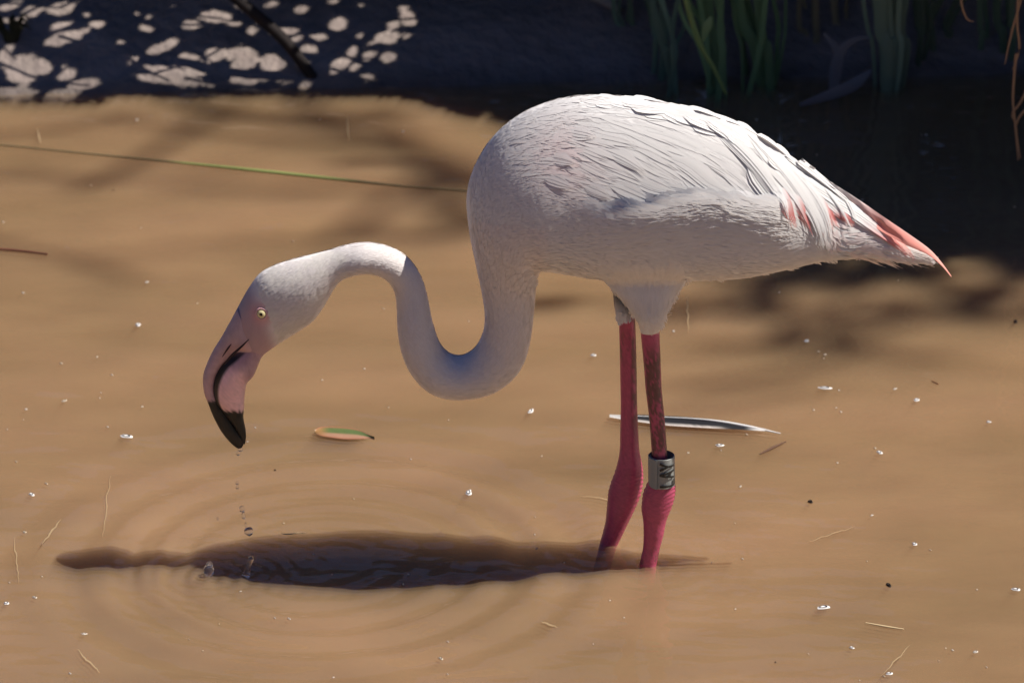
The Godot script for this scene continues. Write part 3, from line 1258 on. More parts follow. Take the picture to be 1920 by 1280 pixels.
func build_head(bird: Node3D, base: Vector3) -> void:
	var horn := paint(0.42, 0.5)
	var upper := [[445, 578, 492, 660, 0.40, 0.0], [430, 603, 478, 664, 0.54, 0.0], [413, 634, 452, 657, 0.68, 0.0], [400, 655, 434, 667, 0.66, 0.0], [388, 680, 417, 685, 0.72, 0.0], [380, 706, 405, 707, 0.75, 0.0], [382, 735, 403, 732, 0.75, 0.0], [390, 757, 411, 753, 0.75, 0.0],
		[400, 782, 425, 776, 0.7, 0.0], [414, 808, 440, 801, 0.68, 0.0], [429, 827, 452, 819, 0.66, 0.0], [441, 838, 456, 832, 0.6, 0.0], [447, 841, 453, 839, 0.5, 0.0]]
	put("upper_bill", loft(upper, 6, 32, bill_tint), horn, bird, base)
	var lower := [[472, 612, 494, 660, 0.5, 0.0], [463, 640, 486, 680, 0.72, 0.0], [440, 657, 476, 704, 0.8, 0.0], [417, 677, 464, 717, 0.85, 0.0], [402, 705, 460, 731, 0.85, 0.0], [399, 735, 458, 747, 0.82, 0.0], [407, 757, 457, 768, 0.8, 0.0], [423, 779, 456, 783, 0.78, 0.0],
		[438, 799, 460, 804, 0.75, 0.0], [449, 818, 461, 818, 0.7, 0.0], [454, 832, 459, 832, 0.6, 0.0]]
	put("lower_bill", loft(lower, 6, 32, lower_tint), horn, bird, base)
	# nostril and gape, as narrow dark slits laid on the bill
	var dark := paint(0.6, 0.3)
	for side in [1.0, -1.0]:
		var slit := tube([P(433, 645, 0.0165 * side), P(427, 653, 0.0155 * side), P(416, 669, 0.0135 * side)], [0.0004, 0.0013, 0.0004], 8, Color(0.06, 0.03, 0.035))
		put("nostril", slit, dark, bird, base)
		var gape := tube([P(466, 636, 0.022 * side), P(452, 650, 0.0195 * side), P(434, 666, 0.0165 * side), P(421, 682, 0.0135 * side)], [0.0005, 0.0014, 0.0016, 0.001], 8, Color(0.05, 0.03, 0.035))
		put("gape", gape, dark, bird, base)
	# eyes
	var hit := skin(Vector2(490, 588))
	for side in [1.0, -1.0]:
		var p: Vector3 = hit[1]
		var n: Vector3 = hit[2]
		n = (n + Vector3(0, 0.1, 0.6)).normalized()
		p = Vector3(p.x, p.y, p.z * side)
		n = Vector3(n.x, n.y, n.z * side)
		var eye := Node3D.new()
		eye.name = "eye"
		eye.position = p - base
		bird.add_child(eye, true)
		var R := 0.0086
		var cen := -n * R * 0.55
		var x := n.cross(Vector3.UP).normalized()
		var y := x.cross(n).normalized()
		# cap of the ball in rings: pupil, iris, dark rim
		for ringd in [["pupil", 0.0, 0.26, Color(0.01, 0.01, 0.012), 1.012], ["iris", 0.2, 0.74, Color(0.74, 0.66, 0.36), 1.0], ["eyeball", 0.70, 1.3, Color(0.05, 0.035, 0.03), 0.985]]:
			var s := Shape.new()
			for a in 5:
				var ph: float = lerpf(ringd[1], ringd[2], a / 4.0)
				for b in 28:
					var th := TAU * b / 28.0
					var c: Color = ringd[3]
					if ringd[0] == "iris":
						c = c * (0.8 + 0.3 * sin(a * PI / 4.0)) * (1.0 - 0.12 * absf(sin(th * 9.0)))
					s.add(cen + (n * cos(ph) + (x * cos(th) + y * sin(th)) * sin(ph)) * R * ringd[4], c)
			for a in 4:
				for b in 28:
					s.quad(a * 28 + b, a * 28 + (b + 1) % 28, (a + 1) * 28 + b, (a + 1) * 28 + (b + 1) % 28)
			if s.normals()[30].dot(n) < 0.0:
				s.flip()
			var em := paint(0.08, 0.6)
			put(ringd[0], s, em, eye)
		var lid := Shape.new()
		for b in 32:
			var th := TAU * b / 32.0
			var o := x * cos(th) + y * sin(th)
			for a in 8:
				var ph := TAU * a / 8.0
				lid.add(cen + n * R * 0.62 + o * (R * 0.84 + 0.0014 * cos(ph)) + n * 0.0013 * sin(ph), Color(0.62, 0.36, 0.36) * (0.9 + 0.2 * absf(sin(th * 7.0))))
		for b in 32:
			for a in 8:
				lid.quad(b * 8 + a, b * 8 + (a + 1) % 8, ((b + 1) % 32) * 8 + a, ((b + 1) % 32) * 8 + (a + 1) % 8)
		lid.turn_out()
		put("eyelid", lid, paint(0.6), eye)


func leg_tint_near(w: Vector3, _t: float, _a: float) -> Color:
	return leg_tint(w, 1.0)


func leg_tint_far(w: Vector3, _t: float, _a: float) -> Color:
	return leg_tint(w, 0.0)


func leg_tint(w: Vector3, near: float) -> Color:
	var q := Q(w)
	var c := Color(0.47, 0.075, 0.15)
	var n := fine.get_noise_3d(w.x * 260.0, w.y * 120.0, w.z * 260.0)
	var n2 := fine.get_noise_3d(w.x * 90.0 + 7.0, w.y * 26.0, w.z * 90.0)
	c *= 1.0 + 0.12 * n
	var mud := 0.0
	if near > 0.5:
		mud = smoothstep(630.0, 680.0, q.y) * smoothstep(868.0, 850.0, q.y) * smoothstep(-0.32, 0.04, n + n2 * 0.9)
		mud = maxf(mud, smoothstep(1000.0, 1040.0, q.y) * smoothstep(0.25, 0.5, n + n2) * 0.8)
	else:
		mud = smoothstep(0.0, 0.3, n + n2) * smoothstep(610.0, 640.0, q.y) * smoothstep(690.0, 660.0, q.y) * 0.8
		mud = maxf(mud, smoothstep(1181.0, 1186.0, q.x) * smoothstep(-0.3, 0.1, n2 + 0.5 * n) * smoothstep(860.0, 760.0, q.y) * 0.9)
	c = c.lerp(Color(0.10, 0.045, 0.038) * (1.0 + 0.9 * maxf(0.0, n2)), mud * 0.92)
	c *= 1.0 + 0.3 * fine.get_noise_3d(w.x * 500.0, w.y * 160.0, w.z * 500.0)
	if q.y > 880.0:      # scales at the joint
		c *= 1.0 - 0.1 * absf(sin(q.y * 0.75 + q.x * 0.45))
	return c


func build_legs(bird: Node3D, base: Vector3) -> void:
	var hide := paint(0.4, 0.5)
	var zn: float = feet[0].z
	var zf: float = feet[1].z
	var near := [[1200, 600, 1236, 600], [1202, 630, 1237, 630], [1207, 680, 1239, 680], [1211, 730, 1241, 730], [1217, 780, 1246, 780], [1221, 830, 1250, 830], [1223, 870, 1253, 870], [1218, 896, 1260, 894], [1211, 912, 1266, 906], [1206, 925, 1267, 921], [1204, 940, 1264, 938],
		[1203, 955, 1258, 955], [1206, 975, 1250, 975], [1207, 1000, 1245, 1000], [1206, 1025, 1238, 1026], [1202, 1045, 1234, 1046], [1199, 1062, 1231, 1063], [1195, 1100, 1228, 1100]]
	var far := [[1164, 572, 1188, 572], [1161, 600, 1191, 600], [1162, 650, 1193, 650], [1163, 700, 1194, 700], [1164, 760, 1195, 760], [1163, 810, 1197, 810], [1162, 845, 1199, 843], [1158, 868, 1203, 864], [1152, 888, 1206, 884], [1146, 904, 1206, 902], [1141, 922, 1203, 922],
		[1139, 942, 1196, 942], [1137, 962, 1187, 962], [1135, 980, 1178, 980], [1130, 1000, 1168, 1001], [1125, 1018, 1159, 1020], [1121, 1035, 1153, 1037], [1112, 1070, 1144, 1070]]
	var a := []
	var b := []
	for k in near.size():
		var knee := exp(-pow((near[k][1] - 930.0) / 40.0, 2.0))
		a.append(near[k] + [lerpf(0.9, 0.72, knee), zn])
	for k in far.size():
		var knee := exp(-pow((far[k][1] - 910.0) / 40.0, 2.0))
		b.append(far[k] + [lerpf(0.9, 0.72, knee), zf])
	var ls := loft(a, 10, 40, leg_tint_near)
	put("leg", wrinkled(ls), hide, bird, base)
	put("leg", wrinkled(loft(b, 10, 40, leg_tint_far)), hide, bird, base)
	# the ring: a strip of grey plastic wound once and a quarter round the leg
	var top := P(1241, 853, zn)
	var low := P(1241.5, 908, zn)
	var R := 25.0 / 1400.0
	var th0 := deg_to_rad(112.0)
	var s := Shape.new()
	var turns := TAU * 1.22
	var N := 90
	for k in N + 1:
		var t := float(k) / N
		var th := th0 + turns * (1.0 - t)      # ends at the flap's edge, facing front left
		var r := R - 0.0022 + 0.0022 * t
		var o := Vector3(cos(th), 0, sin(th))
		for e in [[0.0, 0.0], [0.02, 0.0008], [0.98, 0.0008], [1.0, 0.0], [1.0, -0.0006], [0.0, -0.0006]]:
			s.add(top.lerp(low, e[0]) + o * (r + e[1]), Color(0.25, 0.265, 0.255))
	for k in N:
		for e in 6:
			s.quad(k * 6 + e, k * 6 + (e + 1) % 6, (k + 1) * 6 + e, (k + 1) * 6 + (e + 1) % 6)
	for k in [0, N]:
		var c: int = k * 6
		s.tri(c, c + 1, c + 2)
		s.tri(c, c + 2, c + 3)
		s.tri(c, c + 3, c + 4)
		s.tri(c, c + 4, c + 5)
	s.turn_out()
	var ring := put("leg_ring", s, paint(0.45, 0.5), bird, base)
	# letters L, A, Y, read upwards; in each letter x runs along the line and y from its foot to its top
	var glyphs := {"L": [[[0.05, 1], [0.05, 0]], [[0.05, 0], [0.8, 0]]], "A": [[[0, 0], [0.42, 1]], [[0.42, 1], [0.84, 0]], [[0.17, 0.36], [0.67, 0.36]]], "Y": [[[0, 1], [0.4, 0.48]], [[0.8, 1], [0.4, 0.48]], [[0.4, 0.48], [0.4, 0]]]}
	var letters := Shape.new()
	var start := 0.10
	for ch in ["L", "A", "Y"]:
		for line in glyphs[ch]:
			var n := 8
			for k in n:
				var q := []
				for e in 2:
					var f := float(k + e) / n
					var gx := lerpf(line[0][0], line[1][0], f)
					var gy := lerpf(line[0][1], line[1][1], f)
					q.append(Vector2(start + gx * 0.28, gy))
				var dir := Vector2((q[1].x - q[0].x) * 2.2, q[1].y - q[0].y).normalized()
				var ids := []
				for e in 2:
					for sd in [-1.0, 1.0]:
						var off: Vector2 = Vector2(-dir.y, dir.x) * sd * 0.078
						var along: float = q[e].x + off.x * 0.45
						var up: float = q[e].y + off.y
						var th := deg_to_rad(lerpf(34.0, 100.0, up))
						ids.append(letters.add(low.lerp(top, along) + Vector3(cos(th), 0, sin(th)) * (R + 0.00115), Color(0.012, 0.012, 0.014)))
				letters.quad(ids[0], ids[1], ids[2], ids[3])
		start += 0.285
	if letters.normals()[0].z < 0.0:
		letters.flip()
	var lt := put("lettering", letters, paint(0.5), ring, base)
	lt.set_meta("label", "raised black letters LAY read upwards")


func wrinkled(s: Shape) -> Shape:
	var n := s.normals()
	for k in s.v.size():
		var q := Q(s.v[k])
		var joint := exp(-pow((q.y - 915.0) / 45.0, 2.0))
		var h := 0.00045 * sin(q.y * 0.85 + q.x * 0.5) * joint + 0.00035 * fine.get_noise_3d(s.v[k].x * 300.0, s.v[k].y * 200.0, s.v[k].z * 300.0)
		s.v[k] += n[k] * h
	return s


# ---------------------------------------------------------------- plants and sticks on the bank
func blade(pts: Array, wide: Array, col: Color, tipc: Color, face := Vector3.BACK) -> Shape:
	var s := Shape.new()
	var list := []
	for k in pts.size():
		list.append([pts[k].x, pts[k].y, pts[k].z, wide[k]])
	var rows := (pts.size() - 1) * 6
	for r in rows + 1:
		var t := float(r) / rows
		var q := spline(list, t * (pts.size() - 1))
		var q2 := spline(list, minf(t * (pts.size() - 1) + 0.05, pts.size() - 1.0))
		var q1 := spline(list, maxf(t * (pts.size() - 1) - 0.05, 0.0))
		var T := Vector3(q2[0] - q1[0], q2[1] - q1[1], q2[2] - q1[2]).normalized()
		var U := T.cross(face).normalized()
		var c := Vector3(q[0], q[1], q[2])
		var N := U.cross(T)
		for u in [-1.0, 0.0, 1.0]:
			s.add(c + U * u * q[3] * 0.5 + N * (0.12 * q[3] * (1.0 - absf(u))), col.lerp(tipc, t))
		
	for r in rows:
		for k in 2:
			s.quad(r * 3 + k, r * 3 + k + 1, r * 3 + k + 3, r * 3 + k + 4)
	return s


func build_bank_plants() -> void:
	var green := leaf_paint()
	# clumps of reeds at the water's edge
	var clumps := [
		[1262, -1.72, [[1240, -6, 16, 1238, 90], [1225, 10, 14, 1262, 130], [1270, 4, 10, 1250, 150]], "slim dark reeds at the left end of the reed bed", Color(0.05, 0.085, 0.06)],
		[1330, -1.70, [[1283, -10, 11, 1362, 172], [1330, 0, 18, 1338, 165], [1352, -4, 14, 1345, 176], [1310, -4, 10, 1330, 150], [1345, -4, 9, 1350, 150]], "reeds with one bright green stalk leaning in front", Color(0.06, 0.11, 0.05)],
		[1420, -1.72, [[1385, -8, 22, 1432, 160], [1420, -10, 18, 1446, 150], [1436, -6, 12, 1400, 168], [1372, 0, 9, 1402, 172], [1450, -2, 9, 1452, 160]], "thick clump of broad green reeds in the middle of the bed", Color(0.05, 0.09, 0.04)],
		[1655, -1.74, [[1652, -10, 24, 1662, 190], [1676, -10, 18, 1672, 170], [1640, -4, 12, 1655, 180], [1700, -6, 14, 1690, 165]], "stout pale green reeds standing behind the dead leaves", Color(0.075, 0.10, 0.065)],
		[1530, -1.86, [[1500, -10, 10, 1512, 140], [1530, -10, 13, 1520, 150], [1560, -8, 9, 1572, 146], [1590, -10, 8, 1560, 150]], "thin straw-coloured reeds behind the forked dead leaf", Color(0.10, 0.085, 0.05)],
		[1850, -1.84, [[1838, -10, 12, 1832, 140], [1870, -10, 16, 1880, 150], [1900, -8, 12, 1890, 150]], "dim green reeds behind the hanging dry stems", Color(0.045, 0.07, 0.04)],
		[1150, -1.86, [[1150, -10, 9, 1166, 132], [1180, -10, 11, 1174, 140], [1210, -8, 9, 1218, 140]], "lone thin reeds left of the reed bed, above the bird's back", Color(0.045, 0.075, 0.05)],
		[1760, -1.80, [[1770, -10, 14, 1700, 150], [1735, -10, 12, 1750, 150], [1800, -8, 12, 1740, 150], [1722, -4, 10, 1716, 150]], "dark slanting reeds at the right end of the reed bed", Color(0.035, 0.05, 0.03)],
	]
	for cl in clumps:
		var base := Vector3(P(cl[0], 160, cl[1]).x, 0.0, cl[1])
		var root := thing("reed_clump", cl[3], "reeds", base, "reed clumps at the far water's edge")
		var more: Array = cl[2].duplicate()
		for b in cl[2]:
			more.append([b[0] + rng.randf_range(-26, 26), b[1] - 10, b[2] * 0.7, b[3] + rng.randf_range(-22, 22), b[4] + rng.randf_range(-25, 10)])
		for b in more:
			var z: float = cl[1] + rng.randf_range(-0.05, 0.04)
			var foot := P(b[3], b[4], z)
			foot.y = minf(foot.y, -0.02)
			var top := P(b[0], b[1], z - 0.02)
			var mid := foot.lerp(top, 0.5) + Vector3(0.006, 0, 0.0)
			var far_top := top + (top - foot).normalized() * rng.randf_range(0.3, 0.7) + Vector3(rng.randf_range(-0.1, 0.1), 0, 0.05)
			var w: float = b[2] / 1200.0
			var v := rng.randf_range(0.7, 1.15)
			var c: Color = cl[4] * 2.2
			var bl := blade([foot, mid, top, far_top], [w * 0.8, w, w * 0.9, w * 0.2], c * v, c * v * 1.2)
			put("blade", bl, green, root, base)
	# the bright stalk in the second clump, with its little leaf
	var bz := -1.58
	var bb := P(1362, 176, bz)
	var stalk := thing("bright_reed_stalk", "single bright green reed stalk standing before the dark reeds", "reed", bb)
	put("stem", tube([bb, P(1340, 130, bz), P(1314, 84, bz), P(1298, 40, bz), P(1284, -14, bz), P(1268, -120, bz)], [0.0022, 0.0028, 0.0046, 0.0046, 0.0044, 0.003], 10, Color(0.20, 0.30, 0.10)), green, stalk, bb)
	put("leaf", blade([P(1318, 80, bz), P(1322, 62, bz), P(1328, 46, bz), P(1334, 30, bz)], [0.002, 0.011, 0.014, 0.001], Color(0.16, 0.27, 0.12), Color(0.2, 0.3, 0.14)), green, stalk, bb)
	# dead leaves caught among the reeds
	var dry := paint(0.8, 0.3)
	var grey := Color(0.15, 0.15, 0.17)
	var dz := -1.68
	var o1 := P(1570, 150, dz)
	var d1 := thing("dead_leaf", "grey crumpled dead leaf split into a fork among the reeds", "dead leaf", o1)
	put("blade", blade([P(1562, 178, dz), P(1568, 130, dz), P(1572, 98, dz), P(1545, 62, dz)], [0.012, 0.02, 0.014, 0.004], grey, grey), dry, d1, o1)
	put("blade", blade([P(1570, 120, dz), P(1582, 90, dz), P(1605, 74, dz), P(1632, 70, dz)], [0.012, 0.014, 0.009, 0.004], grey, grey), dry, d1, o1)
	var o2 := P(1580, 170, -1.6)
	single("dead_leaf", blade([P(1500, 196, -1.58), P(1560, 176, -1.6), P(1605, 156, -1.62), P(1634, 132, -1.64)], [0.006, 0.018, 0.02, 0.004], grey, Color(0.12, 0.14, 0.18)), dry, "long grey dead leaf lying low across the water's edge", "dead leaf", o2)
	# dry stems that hang in at the right
	var straw := paint(0.8, 0.3)
	var tan := Color(0.36, 0.22, 0.13)
	var hz := -1.2
	var o3 := P(1905, 0, hz)
	var hang := thing("hanging_dry_stems", "thin dry brown stems hanging in at the right edge of the pond", "dry stems", o3)
	for l in [[[1930, -60], [1912, 10], [1898, 60], [1885, 120]], [[1912, -40], [1908, 40], [1912, 90], [1900, 130]], [[1906, 100], [1900, 180], [1904, 230], [1910, 300]], [[1934, 150], [1915, 190], [1899, 212], [1902, 225]], [[1935, 195], [1915, 215], [1906, 240], [1914, 296]]]:
		put("stem", tube([P(l[0][0], l[0][1], hz), P(l[1][0], l[1][1], hz), P(l[2][0], l[2][1], hz), P(l[3][0], l[3][1], hz)], [0.002, 0.0018, 0.0016, 0.0008], 8, tan), straw, hang, o3)
	var o4 := P(1815, 0, hz)
	single("curled_tendril", tube([P(1812, -60, hz), P(1803, -6, hz), P(1807, 20, hz), P(1815, 36, hz), P(1826, 40, hz)], [0.0016, 0.0016, 0.0015, 0.0014, 0.0008], 8, tan), straw, "thin brown tendril with a curled end hanging in front of dark reeds", "tendril", o4)
	# sticks on the bank
	var bark := paint(0.9, 0.3)
	var o5 := ground(590, 135)
	single("bare_stick", tube([o5 + Vector3(0, -0.01, 0.01), P(535, 78, o5.z + 0.01), P(480, 28, o5.z), P(430, -14, o5.z - 0.02), P(380, -60, o5.z - 0.02)], [0.009, 0.0095, 0.010, 0.010, 0.011], 10, Color(0.025, 0.022, 0.02)), bark, "dark bare stick slanting up from the dappled bank", "stick", o5)
	var o6 := ground(1130, 15)
	single("grey_stick", tube([ground(1165, 32) + Vector3(0, 0.012, 0), ground(1130, 14) + Vector3(0, 0.014, 0), ground(1090, -2) + Vector3(0, 0.012, 0), ground(1040, -14) + Vector3(0, 0.01, 0)], [0.006, 0.009, 0.009, 0.008], 8, Color(0.30, 0.28, 0.27)), bark, "pale grey stick lying in the shade high on the bank", "stick", o6)
	# a dark tussock at the left
	var o7 := ground(20, 80)
	var tus := thing("tussock", "small black tussock of dead blades at the left end of the bank", "tussock", o7)
	for k in 26:
		var a := rng.randf() * TAU
		var r := Vector3(cos(a), 0, sin(a) * 0.5)
		var h := rng.randf_range(0.03, 0.06)
		put("blade", blade([o7 + r * 0.008, o7 + r * 0.02 + Vector3(0, h * 0.8, 0), o7 + r * 0.035 + Vector3(0, h * 0.6, 0)], [0.005, 0.005, 0.001], Color(0.02, 0.022, 0.018), Color(0.03, 0.032, 0.02)), bark, tus, o7)


# ---------------------------------------------------------------- things afloat
func on_water(px: float, py: float, up := 0.001) -> Vector3:
	var p := W(px, py)
	p.y = water_y(p.x, p.z) + up
	return p


func flake(px: float, py: float, rx: float, ry: float, ang: float, col: Color, thick := 0.0012) -> Shape:
	var s := Shape.new()
	var n := 12
	var q := Vector2(px, py)
	var top := s.add(on_water(px, py, thick), col)
	for ring in 2:
		for k in n:
			var th := TAU * k / n
			var w := 1.0 + 0.45 * fine.get_noise_2d(px + cos(th) * 2.0, py * 3.0 + sin(th) * 2.0)
			var d := Vector2(cos(th) * rx, sin(th) * ry).rotated(ang) * w * (0.6 if ring == 0 else 1.0)
			s.add(on_water(q.x + d.x, q.y + d.y, thick * 0.8 if ring == 0 else -0.0003), col * (0.92 + 0.08 * sin(th * 3.0)))
	for k in n:
		s.tri(top, 1 + k, 1 + (k + 1) % n)
		s.quad(1 + k, 1 + (k + 1) % n, 1 + n + k, 1 + n + (k + 1) % n)
	if s.normals()[0].y < 0.0:
		s.flip()
	return s


func build_floaters() -> void:
	var m := paint(0.8, 0.3)
	# the long reed stalk afloat behind the bird
	var line := [[-160, 262], [0, 273], [160, 289], [330, 304], [480, 320], [640, 338], [760, 350], [880, 359], [1000, 372]]
	var rad := [2.0, 2.1, 2.2, 3.0, 4.6, 4.2, 2.4, 2.2, 1.6]
	var pts := []
	var rr := []
	for k in line.size():
		pts.append(on_water(line[k][0], line[k][1], 0.0012))
		rr.append(rad[k] / 1330.0)
	var st := tube(pts, rr, 8, Color.WHITE, 8, 0.7)
	for k in st.v.size():
		var q := Q(st.v[k])
		var g := smoothstep(310.0, 350.0, q.x) * smoothstep(680.0, 600.0, q.x)
		st.c[k] = Color(0.10, 0.085, 0.045).lerp(Color(0.22, 0.26, 0.09), g)
	single("floating_reed", st, m, "long thin green and brown reed stem afloat behind the flamingo", "reed stem", pts[3])
	# the shed flight feather
	var fo := on_water(1320, 797)
	var root := thing("shed_feather", "black and white flight feather afloat behind the banded leg", "feather", fo)
	var fl := [[1143, 785, 2], [1190, 788, 6], [1250, 793, 8.5], [1310, 797, 8.5], [1360, 801, 7], [1405, 806, 4.5], [1435, 811, 1.5]]
	for half in [-1.0, 1.0]:
		var s := Shape.new()
		for r in 49:
			var q := spline(fl, r / 8.0)
			for k in 5:
				var u := k / 4.0
				var w := on_water(q[0], q[1] + half * u * q[2], 0.0035 + 0.0025 * (1.0 - u))
				var c := Color(0.018, 0.017, 0.02)
				if half > 0.0:
					c = c.lerp(Color(0.62, 0.56, 0.52), smoothstep(0.62, 0.88, u + 0.08 * fine.get_noise_1d(q[0] * 3.0)) * smoothstep(1375.0, 1330.0, q[0]))
				c = c.lerp(Color(0.7, 0.68, 0.66), smoothstep(1395.0, 1430.0, q[0]) + smoothstep(1190.0, 1150.0, q[0]) * 0.7)
				s.add(w, c)
		for r in 48:
			for k in 4:
				s.quad(r * 5 + k, r * 5 + k + 1, r * 5 + k + 5, r * 5 + k + 6)
		put("vane", s, paint(0.75, 0.3), root, fo)
	put("shaft", tube([on_water(1180, 787, 0.006), on_water(1290, 793, 0.007), on_water(1350, 799, 0.007), on_water(1410, 807, 0.005), on_water(1464, 816, 0.002)], [0.0006, 0.001, 0.0018, 0.0021, 0.0008], 8, Color(0.78, 0.77, 0.75)), paint(0.3, 0.5), root, fo)
	# the eucalyptus-like leaf
	var lo := on_water(642, 816)
	var leaf := Shape.new()
	var ll := [[590, 812, 1], [605, 813, 8], [640, 816, 10], [670, 819, 7.5], [690, 824, 1.5], [702, 828, 0.5]]
	for r in 41:
		var q := spline(ll, r / 8.0)
		for k in 7:
			var u := k / 3.0 - 1.0
			var w := on_water(q[0], q[1] + u * q[2], 0.002 + 0.004 * (1.0 - u) * 0.5)
			var c := Color(0.10, 0.135, 0.045).lerp(Color(0.34, 0.19, 0.12), smoothstep(0.1, 0.35, u))
			c = c.lerp(Color(0.30, 0.16, 0.06), smoothstep(620.0, 595.0, q[0]))
			c = c.lerp(Color(0.3, 0.12, 0.07), smoothstep(0.92, 1.0, absf(u)))
			leaf.add(w, c * (1.0 + 0.15 * fine.get_noise_2d(q[0], u * 9.0)))
	for r in 40:
		for k in 6:
			leaf.quad(r * 7 + k, r * 7 + k + 1, r * 7 + k + 7, r * 7 + k + 8)
	single("fallen_leaf", leaf, paint(0.4, 0.5), "narrow green and rust-edged leaf afloat right of the bill", "leaf", lo)
	# twigs and straws
	single("twig", tube([on_water(1425, 855, 0.002), on_water(1447, 844, 0.002), on_water(1474, 831, 0.002)], [0.0008, 0.0018, 0.0008], 6, Color(0.12, 0.07, 0.05)), m, "short brown twig afloat beyond the tip of the black feather", "twig", on_water(1450, 843))
	single("twig", tube([on_water(-30, 466, 0.002), on_water(30, 471, 0.002), on_water(88, 480, 0.002)], [0.0018, 0.002, 0.0016], 6, Color(0.16, 0.06, 0.04)), m, "reddish twig afloat at the left edge of the pond", "twig", on_water(30, 471))
	single("straw", tube([on_water(1624, 1168, 0.001), on_water(1660, 1175, 0.001), on_water(1695, 1181, 0.001)], [0.0008, 0.0014, 0.001], 6, Color(0.58, 0.45, 0.27)), m, "pale yellow straw afloat at the lower right", "straw", on_water(1660, 1175))
	single("twig", tube([on_water(1748, 716, 0.001), on_water(1760, 722, 0.001)], [0.001, 0.001], 6, Color(0.14, 0.06, 0.03)), m, "tiny red-brown twig bit afloat far right below the tail", "twig", on_water(1754, 719))
	var white := Color(0.78, 0.76, 0.74)
	var bits := [
		[237, 817, 15, 4, 0.15, "white down tuft afloat left of the bill tip"], [1545, 1138, 14, 4, -0.1, "bright white down tuft afloat before the ringed leg, lower right"], [1906, 1104, 11, 3, 0.05, "white down tuft afloat at the right edge of the pond"],
		[879, 922, 7, 5, 0.2, "round white fluff afloat midway between bill and far leg"], [995, 770, 7, 4, -0.4, "small white fluff afloat below the bend of the neck"], [1548, 728, 16, 3, 0.06, "long white sliver afloat below the tail"],
		[1598, 1215, 6, 3, 0.3, "white speck afloat below the yellow straw"], [58, 928, 7, 3, 0.2, "pale crumb afloat near the left edge, level with the falling drops"], [11, 1130, 6, 3, 0, "white crumb afloat at the left edge near the bottom"],
		[1350, 834, 9, 2.5, 0, "white chip afloat just under the black feather"], [1720, 750, 7, 3, 0, "white chip afloat at the right, halfway up"], [1650, 848, 7, 3, 0.3, "slanting white chip afloat right of the brown twig"], [1513, 638, 5, 3, 0, "white chip afloat in the brown shade under the tail"],
		[1740, 716, 0, 0, 0, ""], [1716, 1020, 6, 3.5, 0.2, "pale fluff afloat right of the legs"], [1668, 1263, 8, 3, 0.0, "white chip afloat at the bottom right"], [1113, 664, 7, 2.5, 0, "white sliver afloat left of the far leg"], [1855, 790, 5, 2, 0, "small white chip near the right edge above the down tuft"],
		[258, 606, 6, 4, 0, "small whitish bit afloat behind the head on the left"],
	]
	for b in bits:
		if b[5] != "":
			single("down_tuft", flake(b[0], b[1], b[2] * 0.85, b[3] * 0.85, b[4], white, 0.0012), m, b[5], "fluff", on_water(b[0], b[1]), "white bits afloat on the pond")
	for b in [[1667, 1097, 6, 3, 0.5, "black seed afloat right of the legs"], [1520, 940, 5, 2.5, 0.2, "black seed afloat below the brown twig"], [1905, 602, 4, 3, 0, "black speck afloat at the right edge under the shade"]]:
		single("seed", flake(b[0], b[1], b[2], b[3], b[4], Color(0.03, 0.022, 0.02), 0.002), m, b[5], "seed", on_water(b[0], b[1]))
	# dust and foam specks that nobody could count
	var dust := Shape.new()
	for k in 330:
		var px := rng.randf_range(-60, 1980)
		var py := 190.0 + 1110.0 * pow(rng.randf(), 0.8)
		if noise.get_noise_2d(px * 0.004, py * 0.009) < rng.randf_range(-0.25, 0.5):
			continue
		var r := 1.1 + 2.2 * pow(rng.randf(), 4.0)
		var c := white.lerp(Color(0.5, 0.4, 0.28), 0.25 + rng.randf() * 0.75)
		if rng.randf() < 0.035:
			c = Color(0.05, 0.035, 0.03)
		dust.join(flake(px, py, r * rng.randf_range(1.0, 2.2), r * 0.7, rng.randf_range(-0.4, 0.4), c, 0.0007))
	# thin wavy lines of scum that drift on the surface
	for l in [[95, 1000, 60, -0.9, 2.6], [30, 1050, 90, 1.45, 1.6], [200, 950, 120, 1.7, 1.3], [165, 1240, 60, 0.8, 2.4], [1030, 1170, 34, 0.5, 2.6], [1680, 1240, 80, -0.8, 1.6], [1560, 1000, 90, -0.3, 1.1], [550, 1000, 60, -0.08, 1.6], [1130, 935, 80, 0.1, 1.0], [1290, 590, 70, 1.5, 2.2], [72, 255, 30, 1.35, 3.0], [652, 240, 50, 1.5, 2.4]]:
		var n := 14
		var ids := []
		for k in n + 1:
			var t := k / float(n) - 0.5
			var d := Vector2(cos(l[3]), sin(l[3]))
			var q: Vector2 = Vector2(l[0], l[1]) + d * t * l[2] + Vector2(-d.y, d.x) * (fine.get_noise_2d(l[0] + t * 3.0, l[1]) * l[2] * 0.05)
			var hw: float = 0.75 * l[4] * (1.0 - 4.0 * t * t) * (0.6 + 0.5 * absf(fine.get_noise_2d(t * 9.0, l[0]))) + 0.15
			for u in [-1.0, 1.0]:
				var o: Vector2 = q + Vector2(-d.y, d.x) * u * hw
				ids.append(dust.add(on_water(o.x, o.y, 0.0007), Color(0.31, 0.225, 0.13)))
		for k in n:
			dust.quad(ids[k * 2], ids[k * 2 + 1], ids[k * 2 + 2], ids[k * 2 + 3])
	var dn := put("floating_dust", dust, m, self)
	dn.set_meta("kind", "stuff")
	dn.set_meta("label", "white and tan specks of dust and foam strewn over the muddy water")
	dn.set_meta("category", "dust")


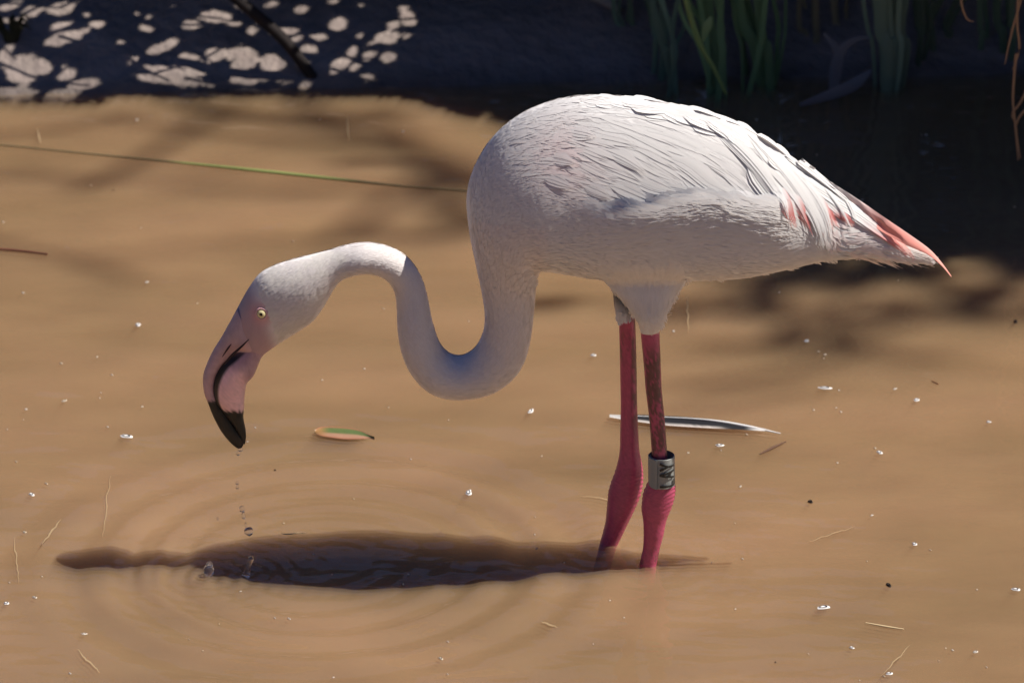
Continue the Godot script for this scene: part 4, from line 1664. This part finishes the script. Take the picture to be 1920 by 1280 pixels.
func blob(cen: Vector3, r: Vector3, lumps := 0.0) -> Shape:
	var s := Shape.new()
	for a in 13:
		var ph := PI * a / 12.0
		for b in 18:
			var th := TAU * b / 18.0
			var d := Vector3(sin(ph) * cos(th), cos(ph), sin(ph) * sin(th))
			var k := 1.0 + lumps * fine.get_noise_3d(d.x * 1.4 + cen.x * 50.0, d.y * 1.4, d.z * 1.4)
			s.add(cen + d * r * k)
	for a in 12:
		for b in 18:
			s.quad(a * 18 + b, a * 18 + (b + 1) % 18, (a + 1) * 18 + b, (a + 1) * 18 + (b + 1) % 18)
	s.turn_out()
	return s


func build_drops() -> void:
	var m := StandardMaterial3D.new()
	m.albedo_color = Color(0.97, 0.98, 1.0, 0.02)
	m.roughness = 0.0
	m.refraction_enabled = true
	m.refraction_scale = 0.033
	m.metallic_specular = 0.5
	var u := 1.0 / 1400.0
	var tip := P(450, 840, 0.0)
	var clinging := blob(tip + Vector3(0, -0.002, 0.0), Vector3(5, 4, 4) * u)
	clinging.join(blob(P(446, 850, 0.0), Vector3(4, 4, 4) * u))
	single("clinging_drop", clinging, m, "water clinging to the tip of the black bill", "water drop", tip)
	var list := [[444, 905, 3.2, 3.4, "upper of the two small bright drops falling below the bill"], [444.5, 913, 3.4, 4.0, "lower of the two small bright drops falling below the bill"], [453, 954, 5.0, 6.5, "pear-shaped falling drop above the largest drop"], [456, 966, 3.4, 7.5, "stretched tail of water under the pear-shaped drop"],
		[466, 996, 8.5, 8.0, "largest falling drop just above the shadow"], [407, 972, 2.6, 2.6, "tiny drop falling alone on the left"], [460, 984, 1.8, 5.0, "thin thread of water on top of the largest drop"]]
	for d in list:
		var p := P(d[0], d[1], 0.0)
		single("water_drop", blob(p, Vector3(d[2], d[3], d[2]) * u, 0.3), m, d[4], "water drop", p, "drops falling from the bill")
	var s1 := on_water(391, 1078, 0.0)
	var sp := blob(s1 + Vector3(0, 0.006, 0), Vector3(9.5, 12, 9.5) * u, 0.3)
	sp.join(blob(s1 + Vector3(0.001, 0.0145, 0), Vector3(6, 6, 6) * u, 0.3))
	single("splash", sp, m, "round glassy bead of water leaping from the shadow's lower edge", "splash", s1)
	var s2 := on_water(466, 1076, 0.0)
	var sq := tube([s2 + Vector3(-0.004, -0.003, 0), s2 + Vector3(-0.002, 0.008, 0), s2 + Vector3(0.001, 0.017, 0), s2 + Vector3(0.004, 0.026, 0)], [0.0062, 0.0038, 0.0034, 0.0045], 14, Color.WHITE)
	single("splash", sq, m, "thin column of water rising out of the dark shadow", "splash", s2)
